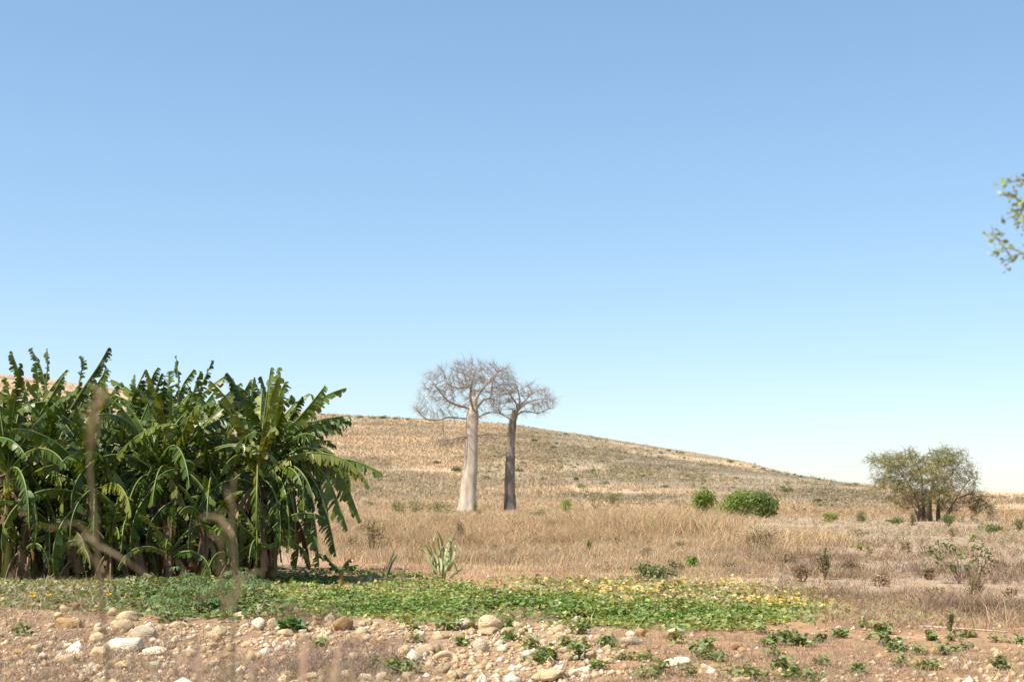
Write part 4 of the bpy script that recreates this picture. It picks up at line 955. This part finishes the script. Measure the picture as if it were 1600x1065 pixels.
for k, px in enumerate(mid_):
    MP.append(banana(px, 28.6 + rng.uniform(-.3, .3), rng.uniform(2.0, 2.5), ordn[k] + ' banana plant from the bare soil end of the middle row', nl=10, dead=7))
BP = []
for k, px in enumerate(back):
    BP.append(banana(px, 30.3 + rng.uniform(-.3, .3), rng.uniform(2.2, 2.65), ordn[k] + ' banana plant from the bare soil end of the back row', nl=9, dead=7))
for k, (px, Y_, hs_, sc_) in enumerate([(412, 26.3, .75, .62), (368, 26.2, .5, .5), (322, 26.4, .95, .7), (272, 26.2, .6, .55), (228, 26.3, 1.0, .72), (180, 26.2, .7, .6), (132, 26.3, .55, .5), (85, 26.4, .9, .68), (38, 26.2, .65, .55), (-8, 26.3, .9, .7)]):
    banana(px, Y_, hs_, ordn[k] + ' short banana sucker from the bare soil end before the front row', nl=9, dead=3, scale=sc_)
for k, px in enumerate([385, 340, 290, 240, 190, 140, 85, 35, -20]):  # extra row added behind the grove to block light between the stems
    banana(px, 32.0 + rng.uniform(-.3, .3), rng.uniform(2.1, 2.5), ordn[k] + ' banana plant from the bare soil end of the added rearmost row', nl=7, dead=8)
def near(lst, px):
    return min(lst, key=lambda q: abs(800 + FPX * q[1][0] / q[1][1] - px))
# leaves whose outline stands against the sky or the field
for lst, root, pts, w, f, rl in [
    (BP, 10, [(45, 640), (38, 605), (27, 575), (17, 548)], .22, .9, .9), (BP, 60, [(78, 640), (72, 605), (62, 570), (48, 544)], .24, .8, .8), (BP, 60, [(70, 650), (72, 600), (74, 570), (73, 544)], .18, .9, 1.2),
    (BP, 115, [(122, 640), (124, 600), (128, 575), (125, 556)], .2, .9, .9), (MP, 95, [(110, 640), (135, 600), (155, 570), (170, 543)], .26, .8, -.9), (MP, 150, [(120, 660), (140, 620), (160, 588), (165, 575)], .22, .8, -.5),
    (BP, 165, [(212, 640), (210, 610), (211, 585)], .15, .9, .9), (BP, 215, [(222, 645), (230, 612), (240, 585), (247, 574)], .2, .8, -1.2), (BP, 262, [(236, 650), (242, 615), (250, 590), (253, 583)], .16, .8, -1.2),
    (BP, 262, [(262, 650), (264, 610), (264, 580)], .34, .15, .9), (BP, 262, [(278, 640), (279, 600), (275, 556)], .17, .9, 1.2), (BP, 315, [(275, 645), (285, 605), (303, 577)], .26, .7, -.8), (BP, 315, [(300, 650), (312, 610), (325, 580), (332, 563)], .18, .8, -1.2),
    (BP, 365, [(372, 650), (370, 615), (366, 598), (358, 586)], .24, .7, .6), (BP, 365, [(368, 650), (378, 620), (392, 593)], .24, .7, -.7), (BP, 415, [(372, 660), (388, 625), (413, 603)], .24, .8, -.4), (BP, 415, [(395, 650), (408, 625), (423, 612)], .22, .8, -.6),
    (BP, 415, [(428, 650), (432, 615), (433, 586)], .24, .7, .9), (MP, 404, [(420, 670), (432, 640), (440, 610), (447, 596)], .24, .8, -.7), (BP, 415, [(462, 660), (462, 635), (456, 617)], .22, .7, .6),
    (FP, 428, [(432, 682), (460, 660), (485, 632), (508, 603)], .27, .8, -.7), (FP, 428, [(440, 685), (480, 667), (510, 655), (546, 649)], .34, .9, 0), (FP, 428, [(440, 690), (480, 675), (520, 662), (548, 658)], .3, 1.0, 0),
    (FP, 428, [(440, 720), (475, 712), (515, 714), (560, 722), (596, 738)], .30, 1.1, 0), (FP, 428, [(440, 715), (480, 700), (515, 715), (540, 755), (564, 815)], .36, .9, 0), (FP, 428, [(440, 725), (480, 720), (510, 745), (530, 790), (543, 828)], .32, .9, 0),
    (FP, 428, [(440, 728), (475, 735), (500, 770), (515, 820), (525, 868)], .30, .9, 0), (FP, 428, [(438, 730), (465, 745), (485, 785), (495, 840), (498, 884)], .32, .9, 0), (FP, 428, [(432, 730), (450, 740), (462, 790), (466, 850), (462, 888)], .28, .9, 0),
    (FP, 428, [(430, 725), (442, 738), (452, 770), (452, 810), (450, 850)], .26, .9, 0), (FP, 428, [(430, 720), (422, 700), (427, 725), (436, 760)], .24, 1.0, 0), (FP, 388, [(385, 735), (400, 710), (420, 720), (433, 760), (434, 840)], .26, 1.0, 0),
    (FP, 296, [(296, 690), (325, 665), (360, 652), (405, 658)], .30, 1.1, 0), (FP, 342, [(330, 710), (355, 698), (375, 700), (385, 715)], .28, 1.0, 0), (FP, 250, [(255, 700), (262, 670), (275, 664), (284, 680), (284, 705)], .26, 1.0, 0),
    (FP, 203, [(200, 715), (215, 695), (240, 682), (265, 682)], .28, 1.1, 0), (FP, 108, [(112, 725), (120, 695), (132, 705), (136, 735)], .24, 1.0, 0), (FP, 60, [(50, 735), (70, 705), (100, 712), (130, 735), (160, 765), (176, 850)], .26, 1.0, 0),
    (FP, 203, [(215, 745), (232, 740), (247, 765), (253, 820)], .22, 1.0, 0), (FP, 250, [(250, 738), (265, 745), (285, 780), (295, 810)], .24, 1.0, 0), (FP, 296, [(290, 735), (300, 745), (308, 780), (309, 815)], .2, 1.0, 0), (FP, 342, [(330, 735), (342, 760), (352, 785), (362, 815)], .22, 1.0, 0),
    (MP, 150, [(130, 670), (150, 640), (170, 620), (190, 597)], .26, .9, 0), (FP, 60, [(44, 690), (62, 650), (80, 620), (99, 588)], .24, .9, -.5), (FP, 155, [(135, 672), (155, 660), (180, 656)], .24, 1.1, 0), (FP, 18, [(25, 760), (15, 790), (8, 820), (2, 850)], .2, 1.0, 0), (FP, 60, [(50, 735), (54, 750), (57, 780), (58, 805)], .16, 1.0, 0)]:
    o, b = near(lst, root); hero_leaf(o, b, b[1], pts, w * .74, f + .15, roll=rl, dys=random.uniform(-.5, .1) if w > .2 else 0, tear=.6)
# young sucker on the bare soil
p = hit(533, 912)[0]; o = thing('banana_sucker', 'young banana sucker with short dark leaves on the bare red soil', 'banana plant', p)
g = Geo(); tube(g, [[0, 0, -.04], [.0, 0, .15], [.0, .0, .3]], [.055, .05, .03], 8); obj('pseudostem', g.build('pseudostem', M['pseudo'], True), o)
for pts, w in [([(531, 890), (518, 880), (512, 872), (508, 866)], .12), ([(533, 888), (540, 880), (546, 872)], .09), ([(534, 890), (544, 886), (553, 883), (560, 882)], .1), ([(531, 892), (522, 886), (514, 888)], .08)]:
    hero_leaf(o, p, p[1], pts, w, .5, GB[2], tear=.2, n=16)

# ---------------------------------------------------------------- cane clump and thin stalks at the field edge
def blade_part(o, pts, w, c, name='blade', mat='dry'):
    P = np.asarray(pts); n = len(P); t = nrm(np.gradient(P, axis=0)); s = nrm(np.cross(t, [0.3, 1, 0.2])); u = np.linspace(0, 1, n)
    ww = (w / 2 * np.clip(1.08 - u, 0, 1) ** .5 * np.clip(u * 6 + .4, 0, 1))[:, None]; nn = np.cross(s, t)
    V = np.concatenate([P - s * ww + nn * ww * .5, P, P + s * ww + nn * ww * .5]); k = np.arange(n - 1)[:, None]
    g = Geo(); g.add(V, np.concatenate([k + np.array([[0, 1, n + 1, n]]), k + np.array([[n, n + 1, 2 * n + 1, 2 * n]])]), None, c); return obj(name, g.build(name, M[mat], True), o)
p = hit(690, 912)[0]; o = thing('cane_clump', 'pale green cane clump standing at the edge of the vine strip', 'cane', p)
for q in range(5):
    x = rng.uniform(-.16, .16); g = Geo(); tube(g, [[x * .4, 0, -.03], [x * .8, rng.normal(0, .05), .22], [x * 1.1, 0, .42]], [.016, .014, .01], 6, (0.34, 0.30, 0.13)); obj('stalk', g.build('stalk', M['leaf'], True), o)
for pts in [[(682, 890), (674, 865), (664, 852), (655, 853)], [(684, 890), (680, 865), (677, 845), (680, 832)], [(690, 890), (686, 860), (684, 842), (678, 836)], [(692, 890), (693, 860), (688, 840), (683, 828)], [(696, 890), (700, 865), (706, 845), (714, 830)], [(698, 890), (705, 862), (703, 845), (700, 838)], [(700, 892), (708, 875), (712, 850), (722, 862)], [(684, 895), (672, 880), (662, 862), (654, 856)],
            [(690, 895), (680, 875), (668, 858), (664, 848)], [(702, 902), (714, 893), (724, 888)], [(697, 895), (695, 870), (700, 850), (712, 838)], [(680, 897), (676, 880), (676, 866), (670, 850)], [(694, 898), (702, 880), (710, 880), (716, 900)], [(688, 895), (687, 875), (690, 858), (696, 848)]]:
    P = spline(np.array([at(a, b_, p[1] + .12 * math.sin(a)) for a, b_ in pts]) - p, 12); blade_part(o, P, .055, jcol((0.33, 0.37, 0.17), 1, .12, .05)[0], 'leaf', 'leaf')
p = hit(606, 914)[0]; o = thing('thin_sapling', 'thin dark sapling with one upright leaf in the banana shade', 'plant', p)
g = Geo(); tube(g, np.array([at(603, 914, p[1]), at(605, 895, p[1]), at(612, 875, p[1])]) - p, [.012, .01, .008], 5, (0.20, 0.15, 0.10)); obj('stem', g.build('stem', M['twig']), o)
blade_part(o, spline(np.array([at(604, 900, p[1]), at(611, 880, p[1]), at(621, 866, p[1])]) - p, 8), .07, (0.13, 0.15, 0.07), 'leaf', 'leaf')
blade_part(o, spline(np.array([at(606, 895, p[1]), at(609, 878, p[1]), at(615, 862, p[1])]) - p, 8), .06, (0.12, 0.15, 0.06), 'leaf', 'leaf')
p = hit(629, 922)[0]; o = thing('dead_sapling', 'bare brown forked dead sapling next to the thin dark one', 'plant', p)
for pts in ([(629, 922), (628, 905), (632, 888), (640, 874)], [(629, 908), (625, 896), (624, 888)], [(631, 892), (636, 888), (639, 889)]):
    g = Geo(); tube(g, spline(np.array([at(a, b_, p[1]) for a, b_ in pts]) - p, 8), np.linspace(.013, .005, 8), 5, (0.25, 0.15, 0.09)); obj('stem', g.build('stem', M['twig']), o)
# bleached stick and smaller sticks
def stick(pts, r, c, label):
    P = np.array([hit(a, b_)[0] + [0, 0, r * .6] for a, b_ in pts]); p0 = P[0].copy(); g = Geo(); tube(g, spline(P, 14) - p0, np.linspace(r, r * .5, 14), 7, c); o = obj('stick', g.build('stick', M['twig'], True), loc=p0); tag(o, label, 'stick')
stick([(1432, 979), (1470, 981), (1520, 984), (1575, 988)], .018, (0.5, 0.4, 0.3), 'long bleached stick lying where weeds meet the red soil')
stick([(576, 1028), (590, 1018), (600, 1010)], .018, (0.46, 0.37, 0.28), 'short pale stick poking out of the stones')
# yellow flowers in the creeper
for px, py in [(51, 935), (50, 940), (75, 938), (169, 937)]:
    p = hit(px, py + 10)[0]; o = thing('yellow_flower', 'small yellow flower in the faded creeper under the bananas', 'flower', p, 'yellow flowers in the creeper')
    g = Geo(); tube(g, [[0, 0, -.01], [.01, 0, .1], [0, 0, .16]], [.004, .003, .003], 4, (0.2, 0.25, 0.08)); obj('stem', g.build('stem', M['leaf']), o)
    for f in range(5):
        a = f * 1.2566; g = Geo(); e = np.array([math.cos(a), math.sin(a), .5]); s_ = np.array([-math.sin(a), math.cos(a), 0]) * .028; c0 = np.array([0, 0, .16])
        g.add([c0, c0 + e * .035 + s_, c0 + e * .06, c0 + e * .035 - s_], [[0, 1, 2, 3]], None, (0.80, 0.50, 0.02)); obj('petal', g.build('petal', M['leaf']), o)

# ---------------------------------------------------------------- near dry stalks (out of focus) and roadside grass
STK = (0.23, 0.18, 0.10)
def stalk(Y, stem, leaves_, label, r=.005, head=None):
    x0 = at(stem[0][0], stem[0][1], Y); b = np.array([x0[0], Y, height(x0[0], Y)]); o = thing('dry_stalk', label, 'dry stalk', b)
    P = np.concatenate([[[0, 0, -.03]], np.array([at(a, c, Y) for a, c in stem]) - b]); g = Geo(); tube(g, spline(P, 30), np.linspace(r * 1.25, r * .6, 30), 7, STK); obj('stem', g.build('stem', M['dry'], True), o)
    for pts in leaves_:
        Q_ = spline(np.array([at(a, c, Y + .04 * math.sin(a + k)) for k, (a, c) in enumerate(pts)]) - b, 14); blade_part(o, Q_, .007, jcol((0.28, 0.215, 0.12), 1, .1, .03)[0], 'leaf')
    if head:
        g = Geo(); a0, a1 = (at(*head[0], Y) - b), (at(*head[1], Y) - b); n = 46; t = rng.uniform(0, 1, (n, 1)); Pp = a0 * (1 - t) + a1 * t
        blades(g, Pp, rng.uniform(.02, .05, n), .006, rng.uniform(.3, 1.2, n), jcol((0.26, 0.205, 0.12), n, .15), .5); obj('seed_head', g.build('seed_head', M['dry']), o)
stalk(2.9, [(166, 1100), (160, 960), (152, 850), (146, 780), (140, 715), (142, 660), (152, 618)], [[(152, 850), (120, 818), (90, 822), (72, 826)], [(154, 852), (180, 866), (210, 885), (242, 908)], [(150, 848), (128, 838), (108, 850)], [(120, 838), (140, 870), (175, 905)]], 'tall dry stalk with a fuzzy seed head and bent leaves before the banana plants', .0036, ((140, 715), (153, 618)))
stalk(2.7, [(362, 1100), (366, 960), (367, 880), (363, 820), (366, 745)], [[(364, 840), (345, 812), (320, 806), (298, 822)], [(367, 940), (385, 900), (412, 892)], [(366, 950), (340, 925), (300, 938)], [(364, 800), (356, 775), (352, 760)]], 'forked dry stalk with curled leaves rising before the banana stems', .0036)
stalk(2.8, [(345, 1100), (348, 960), (347, 860), (347, 795)], [[(347, 860), (338, 842), (326, 832)], [(348, 955), (360, 930), (372, 905), (395, 895)]], 'thinner dry stalk leaning beside the forked dry stalk', .0028)
def clump(px, Y, n, htop, spread, c, label, w=.011):
    x = (px - 800) / FPX * Y; b = np.array([x, Y, height(x, Y)]); o = thing('roadside_grass', label, 'grass clump', b)
    for q in range(int(n * .7)):
        a = rng.uniform(0, 6.28); hh = (htop + .05) * rng.uniform(.8, 1); out = spread * rng.uniform(.2, 1); d = np.array([math.cos(a), math.sin(a), 0])
        r0 = d * rng.uniform(0, .06); P = spline([r0 + [0, 0, -.02], r0 + d * out * .15 + [0, 0, hh * .5], r0 + d * out * .5 + [0, 0, hh * .92], r0 + d * out + [0, 0, hh * rng.uniform(.7, 1.0)]], 12); blade_part(o, P, w * rng.uniform(.6, 1.3), jcol(c, 1, .15, .05)[0])
DG = (0.36, 0.27, 0.17); GG = (0.30, 0.32, 0.09)
clump(350, 3.2, 26, 1.24, .22, DG, 'bleached dry grass clump at the foot of the forked dry stalk')
clump(470, 3.4, 22, 1.22, .26, DG, 'arching bleached grass clump next to the forked dry stalk'); clump(270, 3.3, 18, 1.16, .2, (0.44, 0.33, 0.17), 'straw yellow grass clump between the two tall dry stalks')
clump(60, 3.4, 20, 1.16, .22, DG, 'bleached grass clump beside the tall stalk with seed head'); clump(-10, 3.0, 16, 1.3, .2, (0.40, 0.33, 0.17), 'straw coloured grass clump farthest from the forked dry stalk')
clump(590, 3.6, 12, 1.16, .24, DG, 'sparse dry grass clump before the open stones'); clump(760, 3.6, 9, 1.18, .16, (0.48, 0.38, 0.22), 'few pale straw blades before the bare tan earth')
clump(1385, 3.3, 14, 1.10, .2, GG, 'yellow green grass clump before the red soil weeds'); clump(1590, 3.0, 12, 1.22, .16, (0.34, 0.33, 0.10), 'taller green gold grass clump beneath the leafy overhanging branch')
clump(1350, 3.7, 12, 1.12, .22, DG, 'dry grass clump tangled with the yellow green clump'); clump(1540, 3.5, 9, 1.14, .2, DG, 'dry grass clump beside the taller green gold clump')
clump(170, 3.1, 14, 1.14, .2, DG, 'dry grass clump hugging the tall stalk with seed head')

# ---------------------------------------------------------------- leafy tree beside the camera, only its branch tips reach into view
def near_tree():
    Y = 6.2; b = np.array([3.75, 6.4, 0.0]); b[2] = height(b[0], b[1]) - .05
    o = thing('roadside_tree', 'leafy roadside tree whose light green branch tips hang against the sky', 'tree', b)
    g = Geo(); tube(g, spline([[0, 0, 0], [.05, .02, .9], [-.02, .05, 1.8], [.05, 0, 2.8]], 16), np.linspace(.085, .03, 16), 10); obj('trunk', g.build('trunk', M['bark'], True), o)
    fix = [[(1690, 300), (1640, 285), (1605, 280), (1580, 284), (1566, 286)], [(1690, 330), (1630, 325), (1600, 322), (1585, 306), (1575, 300)], [(1600, 322), (1590, 330), (1582, 328), (1578, 334)], [(1690, 420), (1630, 408), (1600, 396), (1580, 402), (1562, 412)], [(1580, 402), (1568, 385), (1553, 365), (1549, 352)], [(1600, 396), (1585, 390), (1567, 388), (1550, 398)], [(1568, 385), (1558, 372), (1545, 380)], [(1600, 322), (1592, 312), (1570, 305), (1560, 306)], [(1600, 324), (1590, 340), (1584, 346)], [(1600, 322), (1605, 345), (1594, 346)]]
    G = Geo(); F = Geo(); LP = []
    for k, pts in enumerate(fix):
        P = np.array([at(x, y, Y) for x, y in pts]) - b; main = pts[0][0] == 1690
        if main: P = np.concatenate([[[.02, 0, 1.5 + .35 * (k % 3)]], [[-.2, -.05, P[0][2] - .25]], P])
        P = spline(P, 30); tube(G, P, np.linspace(.011 if main else .004, .0018, 30), 5, (0.27, 0.21, 0.14)); m = 34 if main else 14
        LP.append(P[rng.integers(10, 30, m)] + rng.normal(0, .02, (m, 3)))
        if main:
            for q in range(26):
                t = rng.integers(4, 19); d = nrm(rng.normal(size=3) + [.25, 0, .2]); l = rng.uniform(.2, .5); e = P[t] + d * l
                if (e[0] + b[0]) * FPX / (e[1] + b[1]) + 800 < 1625: continue
                Q_ = spline([P[t], P[t] + d * l * .5 + rng.normal(0, .03, 3), e], 10); tube(G, Q_, np.linspace(.004, .0015, 10), 4, (0.27, 0.21, 0.14)); LP.append(Q_[rng.integers(2, 10, 26)] + rng.normal(0, .03, (26, 3)))
    for q in range(40):
        a = rng.uniform(-1.9, 1.9); e = np.array([math.cos(a) * rng.uniform(.4, 1.1), math.sin(a) * 1.1, rng.uniform(2.1, 4.2)]); P = spline([[0.03, 0, rng.uniform(1.5, 2.7)], e * [.5, .5, .9], e], 12); tube(G, P, np.linspace(.016, .004, 12), 4, (0.24, 0.18, 0.12))
        for z in range(5):
            t = rng.integers(4, 12); d = nrm(rng.normal(size=3) + [0, 0, .2]); e2 = P[t] + d * rng.uniform(.2, .45); Q_ = spline([P[t], (P[t] + e2) / 2 + rng.normal(0, .03, 3), e2], 8); tube(G, Q_, np.linspace(.005, .002, 8), 4, (0.27, 0.21, 0.14)); LP.append(Q_[rng.integers(1, 8, 34)] + rng.normal(0, .035, (34, 3)))
    LP = np.concatenate(LP); LP = LP[(LP[:, 0] + b[0] > 2.2 + (LP[:, 1] + b[1] - 6) * .4) | (np.abs(LP[:, 1] + b[1] - Y) < .12)]; n = len(LP); l = rng.uniform(.020, .036, n); leaves(F, LP, l, l * .65, rng.normal(size=(n, 3)) + [-.3, -.3, .6], jcol((0.32, 0.37, 0.11), n, .25, .1), .12)
    obj('branches', G.build('branches', M['twig']), o); f = obj('foliage', F.build('foliage', M['leaf']), o); f['kind'] = 'stuff'
near_tree()
print('stones', nstone[0], 'objects', len(col.objects))
